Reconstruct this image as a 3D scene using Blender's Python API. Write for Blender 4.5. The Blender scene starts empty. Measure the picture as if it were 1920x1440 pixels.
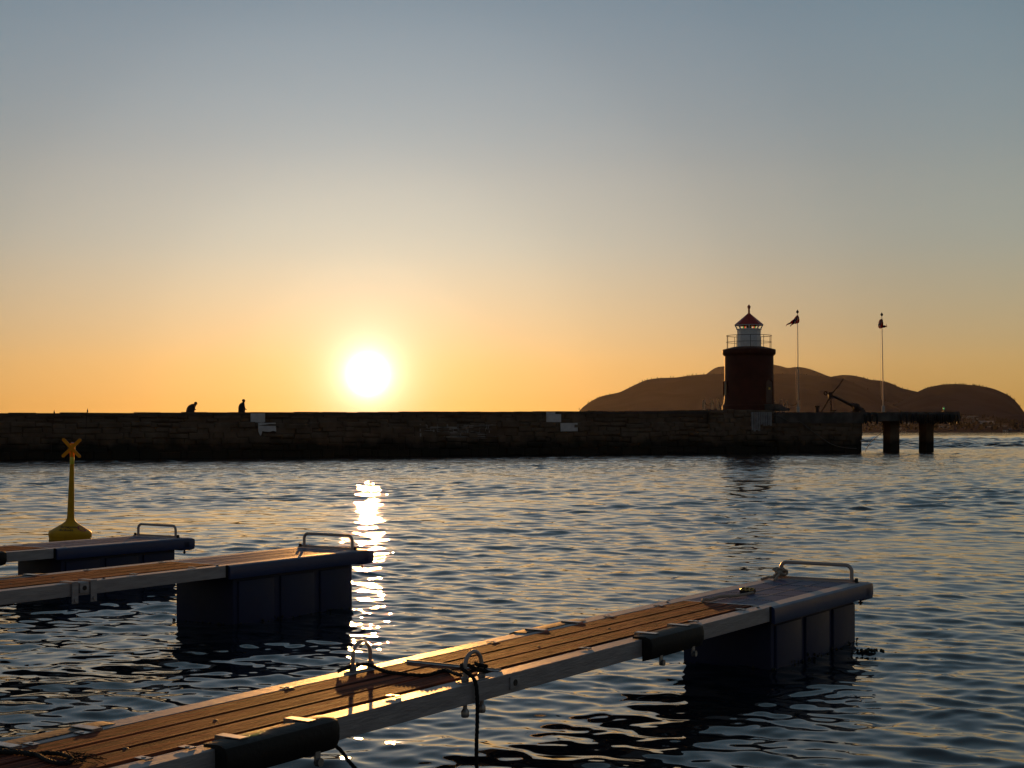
import bpy, bmesh, math, random
import numpy as np
from mathutils import Vector, Matrix
random.seed(7)
rng = np.random.default_rng(7)
sc = bpy.context.scene
COL = sc.collection
R = math.radians
F, Y0, H = 2861.0, 808.74, 1.95          # focal length and horizon row of the photograph (px of 1920), eye height

# ------------------------------------------------------------------ camera
cam = bpy.data.cameras.new('camera'); cam_o = bpy.data.objects.new('camera', cam); COL.objects.link(cam_o)
sc.camera = cam_o
cam_o.location = (0, 0, H); cam_o.rotation_euler = (math.pi / 2, 0, 0)
cam.sensor_width = 36; cam.lens = F / 1920 * 36; cam.shift_y = (Y0 - 720) / 1920
cam.clip_start = 0.05; cam.clip_end = 30000

# ------------------------------------------------------------------ sky, sun, exposure
SUN_AZ, SUN_EL = R(-5.39), R(2.12)
S = Vector((math.sin(SUN_AZ) * math.cos(SUN_EL), math.cos(SUN_AZ) * math.cos(SUN_EL), math.sin(SUN_EL)))
SKY_GAIN = 1.0
w = bpy.data.worlds.new('World'); sc.world = w; w.use_nodes = True


def build_sky():
    nt = w.node_tree; N = nt.nodes; L = nt.links
    bg = N['Background']

    def math_n(op, a, b=None, clamp=False):
        n = N.new('ShaderNodeMath'); n.operation = op; n.use_clamp = clamp
        for i, v in enumerate((a, b)):
            if v is None: continue
            if isinstance(v, (int, float)): n.inputs[i].default_value = v
            else: L.new(v, n.inputs[i])
        return n.outputs[0]

    def ramp(fac, stops, mode='B_SPLINE'):
        n = N.new('ShaderNodeValToRGB'); cr = n.color_ramp; cr.interpolation = mode
        while len(cr.elements) > 1: cr.elements.remove(cr.elements[-1])
        cr.elements[0].position = stops[0][0]; cr.elements[0].color = (*stops[0][1], 1)
        for p, c in stops[1:]:
            e = cr.elements.new(p); e.color = (*c, 1)
        L.new(fac, n.inputs[0]); return n.outputs[0]

    def vmix(op, a, b):
        n = N.new('ShaderNodeVectorMath'); n.operation = op
        for i, v in enumerate((a, b)):
            if isinstance(v, tuple): n.inputs[i].default_value = v
            else: L.new(v, n.inputs[i])
        return n.outputs[0]
    tc = N.new('ShaderNodeTexCoord')
    nrm = N.new('ShaderNodeVectorMath'); nrm.operation = 'NORMALIZE'; L.new(tc.outputs['Generated'], nrm.inputs[0])
    sep = N.new('ShaderNodeSeparateXYZ'); L.new(nrm.outputs[0], sep.inputs[0])
    el = math_n('DIVIDE', math_n('ARCSINE', sep.outputs[2]), R(1))                 # degrees
    dt = N.new('ShaderNodeVectorMath'); dt.operation = 'DOT_PRODUCT'
    L.new(nrm.outputs[0], dt.inputs[0]); dt.inputs[1].default_value = S
    ga = math_n('DIVIDE', math_n('ARCCOSINE', math_n('MINIMUM', dt.outputs['Value'], 1.0)), R(1))
    # elevation ramp on sqrt(el/90)
    fe = math_n('POWER', math_n('DIVIDE', math_n('MAXIMUM', el, 0.0), 90.0), 0.5)
    q = lambda d: math.sqrt(d / 90)
    base = ramp(fe, [(0, (0.694, 0.334, 0.077)), (q(1.2), (0.676, 0.353, 0.097)), (q(3), (0.628, 0.404, 0.178)), (q(6.2), (0.490, 0.430, 0.322)),
                     (q(10), (0.366, 0.380, 0.364)), (q(15.5), (0.238, 0.303, 0.355)), (q(24), (0.160, 0.225, 0.275)),
                     (q(45), (0.140, 0.168, 0.205)), (1, (0.128, 0.142, 0.165))], 'CARDINAL')
    fg = math_n('POWER', math_n('DIVIDE', ga, 180.0), 0.5)
    g = lambda d: math.sqrt(d / 180)
    gain = ramp(fg, [(0, (.95, .93, .85)), (g(4), (.82, .79, .74)), (g(8), (.665, .65, .63)), (g(13.4), (.5, .5, .5)),
                     (g(18.5), (.39, .413, .425)), (g(27), (.335, .375, .385)), (g(60), (.19, .22, .24)),
                     (g(100), (.165, .185, .205)), (1, (.15, .165, .185))], 'CARDINAL')
    c = vmix('SCALE', vmix('MULTIPLY', base, gain), (0, 0, 0))
    c.node.inputs['Scale'].default_value = 2.0 * SKY_GAIN
    # faint uneven veil so that the gradient is not mathematically clean
    mp = N.new('ShaderNodeMapping'); mp.inputs['Scale'].default_value = (3, 3, 26); L.new(nrm.outputs[0], mp.inputs[0])
    nz = N.new('ShaderNodeTexNoise'); nz.inputs['Scale'].default_value = 1.6; nz.inputs['Detail'].default_value = 4
    L.new(mp.outputs[0], nz.inputs[0])
    veil = math_n('ADD', math_n('MULTIPLY', math_n('SUBTRACT', nz.outputs[0], 0.5), 0.03), 1.0)
    sv = N.new('ShaderNodeVectorMath'); sv.operation = 'SCALE'; L.new(c, sv.inputs[0]); L.new(veil, sv.inputs['Scale'])
    c = sv.outputs[0]

    def glow(expr, col):
        n = N.new('ShaderNodeVectorMath'); n.operation = 'SCALE'; n.inputs[0].default_value = col; L.new(expr, n.inputs['Scale'])
        return n.outputs[0]
    # the sun's disc seen through thick air, and its aureole
    disc = math_n('EXPONENT', math_n('MULTIPLY', math_n('POWER', math_n('DIVIDE', ga, 0.42), 2.0), -1.0))
    aur = math_n('EXPONENT', math_n('MULTIPLY', ga, -1 / 1.3))
    c = vmix('ADD', c, glow(disc, (14, 11, 6.5)))
    c = vmix('ADD', c, glow(aur, (.45, .40, .44)))
    c = vmix('ADD', c, glow(math_n('EXPONENT', math_n('MULTIPLY', ga, -1 / .55)), (3, 2.4, 2.0)))
    L.new(c, bg.inputs[0]); bg.inputs[1].default_value = 1.0


build_sky()
sun = bpy.data.lights.new('sun', 'SUN'); sun_o = bpy.data.objects.new('sun', sun); COL.objects.link(sun_o)
sun.energy = 4.3; sun.angle = R(0.53); sun.color = (1.0, .44, .11)
LAMP_EL = R(3.05)       # the glitter and the lit boards show that light clears the top of the breakwater
sun_o.rotation_euler = Vector((math.sin(SUN_AZ) * math.cos(LAMP_EL), math.cos(SUN_AZ) * math.cos(LAMP_EL), math.sin(LAMP_EL))).to_track_quat('Z', 'Y').to_euler()
sc.view_settings.view_transform = 'Standard'; sc.view_settings.look = 'None'
sc.view_settings.exposure = 0; sc.view_settings.gamma = 1; sc.view_settings.use_curve_mapping = False
sc.cycles.max_bounces = 6; sc.cycles.diffuse_bounces = 3; sc.cycles.glossy_bounces = 4; sc.cycles.volume_bounces = 0
sc.cycles.sample_clamp_indirect = 6

# ------------------------------------------------------------------ helpers
def px_at(x, y, d):
    return Vector(((x - 960) / F * d, d, H - (y - Y0) / F * d))


def mat(name, col, rough=.6, metal=0., col2=None, scale=4., bump=0., bscale=None, stretch=(1, 1, 1), spec=.5, detail=5, coord='Object', contrast=(.35, .65), emit=None):
    m = bpy.data.materials.new(name); m.use_nodes = True
    nt = m.node_tree; N = nt.nodes; L = nt.links; b = N['Principled BSDF']
    b.inputs['Base Color'].default_value = (*col, 1); b.inputs['Roughness'].default_value = rough; b.inputs['Metallic'].default_value = metal
    b.inputs['Specular IOR Level'].default_value = spec
    if emit:
        b.inputs['Emission Color'].default_value = (*emit[0], 1); b.inputs['Emission Strength'].default_value = emit[1]
    if col2 or bump:
        tc = N.new('ShaderNodeTexCoord'); mp = N.new('ShaderNodeMapping'); mp.inputs['Scale'].default_value = stretch
        L.new(tc.outputs[coord], mp.inputs[0])
    if col2:
        nz = N.new('ShaderNodeTexNoise'); nz.inputs['Scale'].default_value = scale; nz.inputs['Detail'].default_value = detail
        L.new(mp.outputs[0], nz.inputs[0])
        cr = N.new('ShaderNodeValToRGB'); cr.color_ramp.elements[0].position = contrast[0]; cr.color_ramp.elements[1].position = contrast[1]
        cr.color_ramp.elements[0].color = (*col, 1); cr.color_ramp.elements[1].color = (*col2, 1)
        L.new(nz.outputs[0], cr.inputs[0]); L.new(cr.outputs[0], b.inputs['Base Color'])
        mr = N.new('ShaderNodeMapRange'); mr.inputs['To Min'].default_value = max(0, rough - .12); mr.inputs['To Max'].default_value = min(1, rough + .12)
        L.new(nz.outputs[0], mr.inputs[0]); L.new(mr.outputs[0], b.inputs['Roughness'])
    if bump:
        n2 = N.new('ShaderNodeTexNoise'); n2.inputs['Scale'].default_value = bscale or scale * 3; n2.inputs['Detail'].default_value = 6
        L.new(mp.outputs[0], n2.inputs[0])
        bp = N.new('ShaderNodeBump'); bp.inputs['Strength'].default_value = bump; bp.inputs['Distance'].default_value = .02
        L.new(n2.outputs[0], bp.inputs['Height']); L.new(bp.outputs[0], b.inputs['Normal'])
    return m


class MB:
    """collects shapes; build() links them as ONE mesh object"""
    def __init__(s): s.v = []; s.f = []; s.mi = []; s.slot = 0

    def add(s, verts, faces):
        o = len(s.v); s.v += [tuple(v) for v in verts]
        for f in faces: s.f.append(tuple(o + i for i in f)); s.mi.append(s.slot)

    def box(s, x0, x1, y0, y1, z0, z1, bev=0., M=None):
        if x0 > x1: x0, x1 = x1, x0
        if y0 > y1: y0, y1 = y1, y0
        if z0 > z1: z0, z1 = z1, z0
        bm = bmesh.new()
        mt = Matrix.Translation(((x0 + x1) / 2, (y0 + y1) / 2, (z0 + z1) / 2)) @ Matrix.Diagonal((x1 - x0, y1 - y0, z1 - z0, 1))
        bmesh.ops.create_cube(bm, size=1, matrix=mt)
        if bev:
            bmesh.ops.bevel(bm, geom=bm.edges[:], offset=min(bev, .45 * min(x1 - x0, y1 - y0, z1 - z0)), segments=2, profile=.6, affect='EDGES', clamp_overlap=True)
        if M is not None: bmesh.ops.transform(bm, matrix=M, verts=bm.verts)
        bm.verts.index_update()
        s.add([v.co.copy() for v in bm.verts], [[v.index for v in f.verts] for f in bm.faces]); bm.free()

    def tube(s, pts, r, n=8, cap=True, closed=False):
        pts = [Vector(p) for p in pts]; k = len(pts)
        rs = r if isinstance(r, (list, tuple)) else [r] * k
        rings = []; prev = None
        for i, p in enumerate(pts):
            a = pts[i - 1] if (i > 0 or closed) else p; b = pts[(i + 1) % k] if (i < k - 1 or closed) else p
            t = (b - a)
            t = t.normalized() if t.length > 1e-9 else Vector((0, 0, 1))
            if prev is None:
                u = t.orthogonal().normalized()
            else:
                u = (prev - t * prev.dot(t))
                u = u.normalized() if u.length > 1e-6 else t.orthogonal().normalized()
            prev = u; vv = t.cross(u)
            rings.append([p + (u * math.cos(2 * math.pi * j / n) + vv * math.sin(2 * math.pi * j / n)) * rs[i] for j in range(n)])
        vs = [q for r_ in rings for q in r_]; fs = []
        for i in range(k if closed else k - 1):
            i2 = (i + 1) % k
            for j in range(n):
                fs.append((i * n + j, i * n + (j + 1) % n, i2 * n + (j + 1) % n, i2 * n + j))
        if cap and not closed:
            fs.append(tuple(range(n - 1, -1, -1))); fs.append(tuple((k - 1) * n + j for j in range(n)))
        s.add(vs, fs)

    def lathe(s, prof, n=32, c=(0, 0, 0), a0=0., caps=True, M=None):
        vs = []; fs = []
        for r, z in prof:
            for j in range(n):
                a = a0 + 2 * math.pi * j / n
                p = Vector((r * math.cos(a) + c[0], r * math.sin(a) + c[1], z + c[2]))
                vs.append(M @ p if M is not None else p)
        for i in range(len(prof) - 1):
            for j in range(n):
                fs.append((i * n + j, i * n + (j + 1) % n, (i + 1) * n + (j + 1) % n, (i + 1) * n + j))
        if caps:
            fs.append(tuple(range(n - 1, -1, -1))); fs.append(tuple((len(prof) - 1) * n + j for j in range(n)))
        s.add(vs, fs)

    def prism(s, poly, axis_a, axis_b, ext, o=(0, 0, 0)):
        """poly (a,b) in the plane axis_a, axis_b, extruded by vector ext"""
        A, B, E, O = Vector(axis_a), Vector(axis_b), Vector(ext), Vector(o); k = len(poly)
        vs = [O + A * a + B * b for a, b in poly]; vs += [v + E for v in vs]
        fs = [tuple(range(k - 1, -1, -1)), tuple(range(k, 2 * k))]
        fs += [(i, (i + 1) % k, k + (i + 1) % k, k + i) for i in range(k)]
        s.add(vs, fs)

    def rope(s, pts, r, pitch=None, step=None):
        """three twisted strands along a smoothed path"""
        P = smooth(pts, step or r * 1.2); pitch = pitch or r * 7
        for k in range(3):
            out = []; acc = 0; prev = None
            for i, p in enumerate(P):
                if i: acc += (p - P[i - 1]).length
                t = (P[min(i + 1, len(P) - 1)] - P[max(i - 1, 0)]).normalized()
                u = t.orthogonal().normalized() if prev is None else (prev - t * prev.dot(t)).normalized()
                prev = u; a = acc / pitch * 2 * math.pi + k * 2 * math.pi / 3
                out.append(p + (u * math.cos(a) + t.cross(u) * math.sin(a)) * r * .5)
            s.tube(out, r * .56, 6)

    def build(s, name, m, parent=None, smooth_=False, loc=None, recalc=True):
        me = bpy.data.meshes.new(name); me.from_pydata(s.v, [], s.f)
        for mm in (m if isinstance(m, (list, tuple)) else [m]): me.materials.append(mm)
        if any(s.mi): me.polygons.foreach_set('material_index', s.mi)
        if recalc:
            bm = bmesh.new(); bm.from_mesh(me); bmesh.ops.recalc_face_normals(bm, faces=bm.faces); bm.to_mesh(me); bm.free()
        if smooth_:
            me.polygons.foreach_set('use_smooth', [True] * len(me.polygons))
            me.set_sharp_from_angle(angle=R(38))
        o = bpy.data.objects.new(name, me); COL.objects.link(o)
        if parent: o.parent = parent
        if loc: o.location = loc
        return o


def smooth(pts, step):
    """Catmull-Rom resample"""
    P = [Vector(p) for p in pts]; P = [P[0] * 2 - P[1]] + P + [P[-1] * 2 - P[-2]]; out = []
    for i in range(1, len(P) - 2):
        n = max(2, int((P[i + 1] - P[i]).length / step))
        for j in range(n):
            t = j / n; a, b, c, d = P[i - 1], P[i], P[i + 1], P[i + 2]
            out.append(.5 * ((2 * b) + (c - a) * t + (2 * a - 5 * b + 4 * c - d) * t * t + (3 * b - a - 3 * c + d) * t ** 3))
    out.append(P[-2]); return out


def tag(o, label, cat, group=None, kind=None):
    o['label'] = label; o['category'] = cat
    if group: o['group'] = group
    if kind: o['kind'] = kind
    return o


def thing(name, label, cat, loc=(0, 0, 0), rz=0., group=None):
    o = bpy.data.objects.new(name, None); COL.objects.link(o); o.empty_display_size = .2
    o.location = loc; o.rotation_euler = (0, 0, rz)
    return tag(o, label, cat, group)


def struct(o, kind='structure'):
    o['kind'] = kind; return o


# ------------------------------------------------------------------ materials
M_wood = mat('weathered_wood', (.080, .025, .014), .75, spec=.22, col2=(.55, .15, .07), scale=3.2, stretch=(.3, 11, 9), bump=.8, bscale=20, contrast=(.36, .60))
def blotch(m, scale, lo):
    nt = m.node_tree; N = nt.nodes; L = nt.links; b = N['Principled BSDF']; src = b.inputs['Base Color'].links[0].from_socket
    tc = N.new('ShaderNodeTexCoord'); mp = N.new('ShaderNodeMapping'); mp.inputs['Scale'].default_value = (.6, 3.2, 1); L.new(tc.outputs['Object'], mp.inputs[0])
    nz = N.new('ShaderNodeTexNoise'); nz.inputs['Scale'].default_value = scale; nz.inputs['Detail'].default_value = 4; L.new(mp.outputs[0], nz.inputs[0])
    mr = N.new('ShaderNodeMapRange'); mr.inputs['From Min'].default_value = .36; mr.inputs['From Max'].default_value = .56; mr.inputs['To Min'].default_value = lo; L.new(nz.outputs[0], mr.inputs[0])
    vs = N.new('ShaderNodeVectorMath'); vs.operation = 'SCALE'; L.new(src, vs.inputs[0]); L.new(mr.outputs[0], vs.inputs['Scale']); L.new(vs.outputs[0], b.inputs['Base Color'])


blotch(M_wood, 2.3, .45)                                            # damp, weathered patches of the boards
M_alu = mat('galvanised_beam', (.34, .31, .31), .5, metal=.1, col2=(.46, .43, .42), scale=7, bump=.25, bscale=25, stretch=(.5, 3, 3))
M_steel = mat('zinc_hardware', (.45, .45, .46), .38, metal=.8, col2=(.3, .3, .3), scale=20)
M_rubber = mat('black_rubber', (.008, .007, .007), .6, spec=.3, col2=(.02, .018, .016), scale=6, bump=.15, bscale=40)
M_black = mat('black_fitting', (.015, .015, .016), .5)
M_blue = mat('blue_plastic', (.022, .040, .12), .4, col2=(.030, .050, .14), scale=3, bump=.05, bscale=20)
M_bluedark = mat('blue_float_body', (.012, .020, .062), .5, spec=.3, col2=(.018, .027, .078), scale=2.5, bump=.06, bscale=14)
M_grate = mat('blue_grating', (.15, .16, .29), .45, col2=(.20, .20, .33), scale=8)
M_weed = mat('seaweed', (.018, .016, .007), .6, col2=(.03, .028, .01), scale=15, bump=.5)
M_ropeblack = mat('black_rope', (.010, .009, .008), .8, bump=.4, bscale=300)
M_ropegrey = mat('grey_rope', (.36, .30, .24), .85, col2=(.50, .42, .34), scale=60, bump=.4, bscale=300)
M_brass = mat('brass', (.70, .42, .12), .28, metal=1, col2=(.45, .26, .08), scale=40)
M_yellow = mat('yellow_plastic', (.80, .42, .012), .5, spec=.25, col2=(.68, .34, .012), scale=6, bump=.05, bscale=30)
M_topmark = mat('orange_yellow_plastic', (1.0, .37, .006), .5, spec=.2)
M_band = mat('yellow_reflective_band', (.75, .74, .05), .35)
M_ink = mat('black_lettering', (.012, .012, .012), .6)
M_red = mat('red_paint', (.42, .022, .014), .5, col2=(.36, .02, .014), scale=3)
M_white = mat('white_paint', (.86, .86, .85), .45, col2=(.76, .76, .75), scale=5)
M_signred = mat('red_ring', (.45, .02, .02), .5)
M_towerred = mat('red_tower_paint', (.075, .020, .012), .7, spec=.25, col2=(.058, .016, .010), scale=1.2, bump=.2, bscale=9)
M_iron = mat('rusty_iron', (.035, .022, .016), .75, col2=(.05, .028, .018), scale=9, bump=.4)
M_concrete = mat('old_concrete', (.055, .047, .04), .85, col2=(.14, .125, .11), scale=.9, bump=.6, bscale=7, contrast=(.42, .72))
M_stonecap = mat('stone_coping', (.075, .06, .048), .95, col2=(.11, .09, .075), scale=1.2, bump=.5, bscale=8, spec=.05)
M_patch = mat('white_painted_stone', (.55, .53, .52), .8, col2=(.70, .68, .67), scale=2.5, bump=.4, bscale=8)
M_mortar = mat('pale_mortar', (.34, .31, .29), .9, col2=(.10, .09, .08), scale=1.1, contrast=(.45, .62), bump=.5)
M_panel = mat('pale_fluted_concrete', (.22, .21, .21), .8, col2=(.32, .31, .31), scale=2.5, bump=.3)
M_cloth = mat('dark_cloth', (.03, .028, .03), .9)
M_skin = mat('skin', (.45, .28, .2), .6)
M_hair = mat('dark_hair', (.02, .015, .012), .7)


def stone_mat():
    m = mat('harbour_stone', (.095, .064, .042), .9, spec=.2, col2=(.18, .13, .09), scale=.8, bump=.9, bscale=5, contrast=(.3, .75))
    nt = m.node_tree; N = nt.nodes; L = nt.links; b = N['Principled BSDF']
    src = b.inputs['Base Color'].links[0].from_socket
    geo = N.new('ShaderNodeNewGeometry'); sp = N.new('ShaderNodeSeparateXYZ'); L.new(geo.outputs['Position'], sp.inputs[0])
    nz = N.new('ShaderNodeTexNoise'); nz.inputs['Scale'].default_value = .7; L.new(geo.outputs['Position'], nz.inputs[0])
    ad = N.new('ShaderNodeMath'); ad.operation = 'MULTIPLY_ADD'; L.new(nz.outputs[0], ad.inputs[0]); ad.inputs[1].default_value = 1.4; L.new(sp.outputs[2], ad.inputs[2])
    mr = N.new('ShaderNodeMapRange'); mr.inputs['From Min'].default_value = 1.5; mr.inputs['From Max'].default_value = 2.3; L.new(ad.outputs[0], mr.inputs[0])
    mx = N.new('ShaderNodeMix'); mx.data_type = 'RGBA'; L.new(mr.outputs[0], mx.inputs[0])
    mx.inputs[6].default_value = (.022, .019, .013, 1); L.new(src, mx.inputs[7])     # weed and tar up to the high-water mark
    L.new(mx.outputs[2], b.inputs['Base Color'])
    return m


M_stone = stone_mat()

# ------------------------------------------------------------------ water
def build_water():
    rs = [0.9]; NA = 1000
    while rs[-1] < 5: rs.append(rs[-1] * 1.010)
    while rs[-1] < 420: rs.append(rs[-1] * 1.0026)
    while rs[-1] < 1500: rs.append(rs[-1] * 1.006)
    while rs[-1] < 6300: rs.append(rs[-1] * 1.03)
    inner = np.linspace(-R(25), R(25), NA)
    outer = np.linspace(R(25), 2 * math.pi - R(25), 150)[1:-1]
    an = np.concatenate([inner, outer]); na = len(an); nr = len(rs)
    rr = np.array(rs)[:, None]; aa = an[None, :]
    X = (rr * np.sin(aa)); Y = (rr * np.cos(aa))
    spacing = np.maximum(rr * 0.0026, rr * R(50) / NA) * np.ones_like(aa)
    spacing[:, NA:] = np.maximum(spacing[:, NA:], rr * R(310) / 150)
    Z = np.zeros_like(X); DX = np.zeros_like(X); DY = np.zeros_like(X)
    K = 130
    lam = np.exp(np.linspace(math.log(.13), math.log(5.0), K)) * rng.uniform(.94, 1.06, K)
    K2 = 44; lam = np.concatenate([lam, np.exp(np.linspace(math.log(1.8), math.log(6.5), K2))]); K += K2   # the open sea's longer waves
    main = R(257)                                                      # direction the chop travels to
    th = main + rng.normal(0, R(38), K); ph = rng.uniform(0, 2 * math.pi, K)
    # slow gusts: patches of rougher and calmer water
    gust = 1 + .35 * np.sin(X * .11 + Y * .05 + 1) * np.sin(Y * .13 - X * .03) + .2 * np.sin(X * .31 - Y * .23 + 2)
    slope_oct = .056                                                   # rms slope per octave
    per = slope_oct * math.sqrt(math.log2(5.0 / .13) / (K - K2)) * math.sqrt(2)
    open_sea = np.clip((Y - (104.8 + .569 * (X + 35.2)) - 6) / 25, 0, 1)      # beyond the breakwater the sea is rougher
    gust = gust * (1 + .3 * open_sea) * (.70 + .46 * np.clip((rr - 10) / 35, 0, 1))       # calmer between the pontoons
    for i_, (l, t, p) in enumerate(zip(lam, th, ph)):
        k = 2 * math.pi / l
        fade = np.clip((l / spacing - 2.0) / 2, 0, 1)
        wgt = .9 if l < .25 else 1.25 if l < .5 else .85 if l < .9 else .75 * (.9 / l) ** 1.25
        far_ = np.clip((rr - 16) / 20, 0, 1)                                  # longer, cleaner waves run through the open basin
        wgt = wgt * (1 + (1.0 if l > .9 else .1 if l > .5 else -.45) * far_)
        a = per / k * ((wgt * (1 - open_sea) + .9 * open_sea) if i_ < K - K2 else 1.7 * open_sea) * fade * gust
        phase = k * (X * math.cos(t) + Y * math.sin(t)) + p
        Z += a * np.sin(phase); cp = a * .9 * np.cos(phase); DX += cp * math.cos(t); DY += cp * math.sin(t)
    verts = np.stack([X + DX, Y + DY, Z], -1).reshape(-1, 3)
    i = np.arange(nr - 1)[:, None]; j = np.arange(na)[None, :]
    a = i * na + j; b = i * na + (j + 1) % na; c = (i + 1) * na + (j + 1) % na; d = (i + 1) * na + j
    quads = np.stack([a, d, c, b], -1).reshape(-1, 4)                  # counter-clockwise seen from above
    tri_c = len(verts); verts = np.concatenate([verts, [[0, 0, 0]]])
    tri = np.stack([np.full(na, tri_c), np.arange(na), (np.arange(na) + 1) % na], -1)
    ripple = np.append((np.clip((rr - 48) / 35, 0, 1) * np.ones_like(X)).ravel(), 0.)
    me = bpy.data.meshes.new('water')
    me.vertices.add(len(verts)); me.vertices.foreach_set('co', verts.astype(np.float32).ravel())
    nl = quads.size + tri.size
    me.loops.add(nl); me.loops.foreach_set('vertex_index', np.concatenate([quads.ravel(), tri.ravel()]).astype(np.int32))
    np_ = len(quads) + len(tri); me.polygons.add(np_)
    st = np.concatenate([np.arange(len(quads)) * 4, quads.size + np.arange(len(tri)) * 3]).astype(np.int32)
    me.polygons.foreach_set('loop_start', st)
    me.polygons.foreach_set('use_smooth', np.ones(np_, bool)); me.update(calc_edges=True)
    at = me.attributes.new('ripple', 'FLOAT', 'POINT'); at.data.foreach_set('value', ripple.astype(np.float32))
    if me.polygons[len(quads) // 2].normal.z < 0: me.flip_normals()
    m = bpy.data.materials.new('sea_water'); m.use_nodes = True
    nt = m.node_tree; N = nt.nodes; L = nt.links; bs = N['Principled BSDF']
    bs.inputs['Base Color'].default_value = (.006, .012, .018, 1); bs.inputs['Roughness'].default_value = .008; bs.inputs['IOR'].default_value = 1.333
    geo = N.new('ShaderNodeNewGeometry')
    h = None
    for s_, st_, dist in ((7.0, (1, .6, 1), .0035), (2.6, (1, .75, 1), .008), (.55, (1, .9, 1), .02)):
        mp = N.new('ShaderNodeMapping'); mp.inputs['Scale'].default_value = (st_[0] * .6, 1.0, 1); mp.inputs['Rotation'].default_value = (0, 0, R(12))
        L.new(geo.outputs['Position'], mp.inputs[0])
        nz = N.new('ShaderNodeTexNoise'); nz.inputs['Scale'].default_value = s_; nz.inputs['Detail'].default_value = 3; nz.inputs['Roughness'].default_value = .5
        L.new(mp.outputs[0], nz.inputs[0])
        ml = N.new('ShaderNodeMath'); ml.operation = 'MULTIPLY'; L.new(nz.outputs[0], ml.inputs[0]); ml.inputs[1].default_value = dist
        if h is None: h = ml.outputs[0]
        else:
            ad = N.new('ShaderNodeMath'); ad.operation = 'ADD'; L.new(h, ad.inputs[0]); L.new(ml.outputs[0], ad.inputs[1]); h = ad.outputs[0]
    # ripples too fine for the mesh are carried by the bump: more of them where the mesh is coarser
    an_ = N.new('ShaderNodeAttribute'); an_.attribute_name = 'ripple'
    am = N.new('ShaderNodeMath'); am.operation = 'MULTIPLY_ADD'; L.new(an_.outputs['Fac'], am.inputs[0]); am.inputs[1].default_value = 4.6; am.inputs[2].default_value = .25
    hm = N.new('ShaderNodeMath'); hm.operation = 'MULTIPLY'; L.new(h, hm.inputs[0]); L.new(am.outputs[0], hm.inputs[1]); h = hm.outputs[0]
    bp = N.new('ShaderNodeBump'); bp.inputs['Strength'].default_value = .8; bp.inputs['Distance'].default_value = 1.0
    L.new(h, bp.inputs['Height']); L.new(bp.outputs[0], bs.inputs['Normal'])
    me.materials.append(m)
    o = bpy.data.objects.new('water', me); COL.objects.link(o); struct(o)
    o['label'] = 'choppy dark harbour water mirroring the evening sky'
    # wave height for things that float
    def hz(x, y):
        return 0.0
    return o


build_water()

# ------------------------------------------------------------------ hills and far shore
M_hill = mat('hill_heath', (.022, .021, .032), .95, col2=(.038, .034, .048), scale=.012, spec=0.)


def hill(name, trace, d, depth_f, depth_b, foot, label, rough=4., seed=0):
    """terrain whose crest has the traced height; falls to the sea in front and behind"""
    r = np.random.default_rng(seed)
    xs = np.arange(trace[0][0], trace[-1][0] + .1, 3.0); ys = np.interp(xs, [t[0] for t in trace], [t[1] for t in trace])
    ker = np.ones(5) / 5; ys = np.concatenate([ys[:2], np.convolve(ys, ker, 'valid'), ys[-2:]])
    h = H + (Y0 - ys) / F * d; X = (xs - 960) / F * d
    ts = np.concatenate([np.linspace(-1, 0, 26), np.linspace(0, 1, 12)[1:]])
    nx, nt_ = len(X), len(ts)
    ph = r.uniform(0, 6.28, (14, 2)); vs = []
    for t in ts:
        y = d + (t * depth_f if t < 0 else t * depth_b)
        prof = (1 - abs(t)) ** .85 if t < 0 else 1 - t ** 1.6
        relief = sum(np.sin(X * (.004 * (i + 1)) + ph[i, 0] + 3 * t * (i % 4)) * np.sin(y * .0035 * (i + 1) + ph[i, 1]) * 22 / (i + 1) for i in range(14))
        wob = sum(np.sin(X * (.011 + .013 * i) + ph[i, 1] * 2) / (i + 1.5) for i in range(12))
        z = np.maximum(h, foot) * prof + relief * (1 - prof) * prof * 2.2 + wob * .8
        z = z - (1.5 if abs(t) == 1 else 0) * 4
        vs.append(np.stack([X * y / d, np.full(nx, y), z], -1))
    vs = np.concatenate(vs); fs = []
    for i in range(nt_ - 1):
        for j in range(nx - 1):
            fs.append((i * nx + j, i * nx + j + 1, (i + 1) * nx + j + 1, (i + 1) * nx + j))
    mb = MB(); mb.v = [tuple(v) for v in vs]; mb.f = fs; mb.mi = [0] * len(fs)
    o = mb.build(name, M_hill, smooth_=False, recalc=False)
    o.data.polygons.foreach_set('use_smooth', [True] * len(fs))
    struct(o); o['label'] = label
    return X, h, d


A_tr = [(1068, 800), (1085, 770), (1100, 757), (1112, 750), (1130, 742), (1160, 737), (1190, 722), (1210, 712), (1240, 708), (1270, 707), (1305, 702), (1330, 701),
        (1360, 700), (1400, 700), (1452, 701), (1500, 702), (1540, 706), (1575, 711), (1600, 717), (1625, 730), (1650, 746), (1680, 763), (1710, 780), (1745, 796), (1770, 808)]
B_tr = [(1290, 730), (1315, 708), (1328, 699), (1336, 692), (1345, 688), (1362, 686.5), (1400, 681), (1430, 680), (1452, 684), (1468, 686.5), (1477, 690), (1490, 687.5), (1502, 687.5), (1520, 692), (1550, 704), (1565, 708), (1600, 725), (1660, 750), (1720, 780)]
C_tr = [(1450, 760), (1500, 735), (1540, 714), (1557, 707), (1579, 703), (1600, 704), (1615, 707), (1632, 712), (1646, 713), (1662, 715), (1690, 727), (1721, 734), (1740, 742), (1790, 762), (1850, 790), (1880, 806)]
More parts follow.
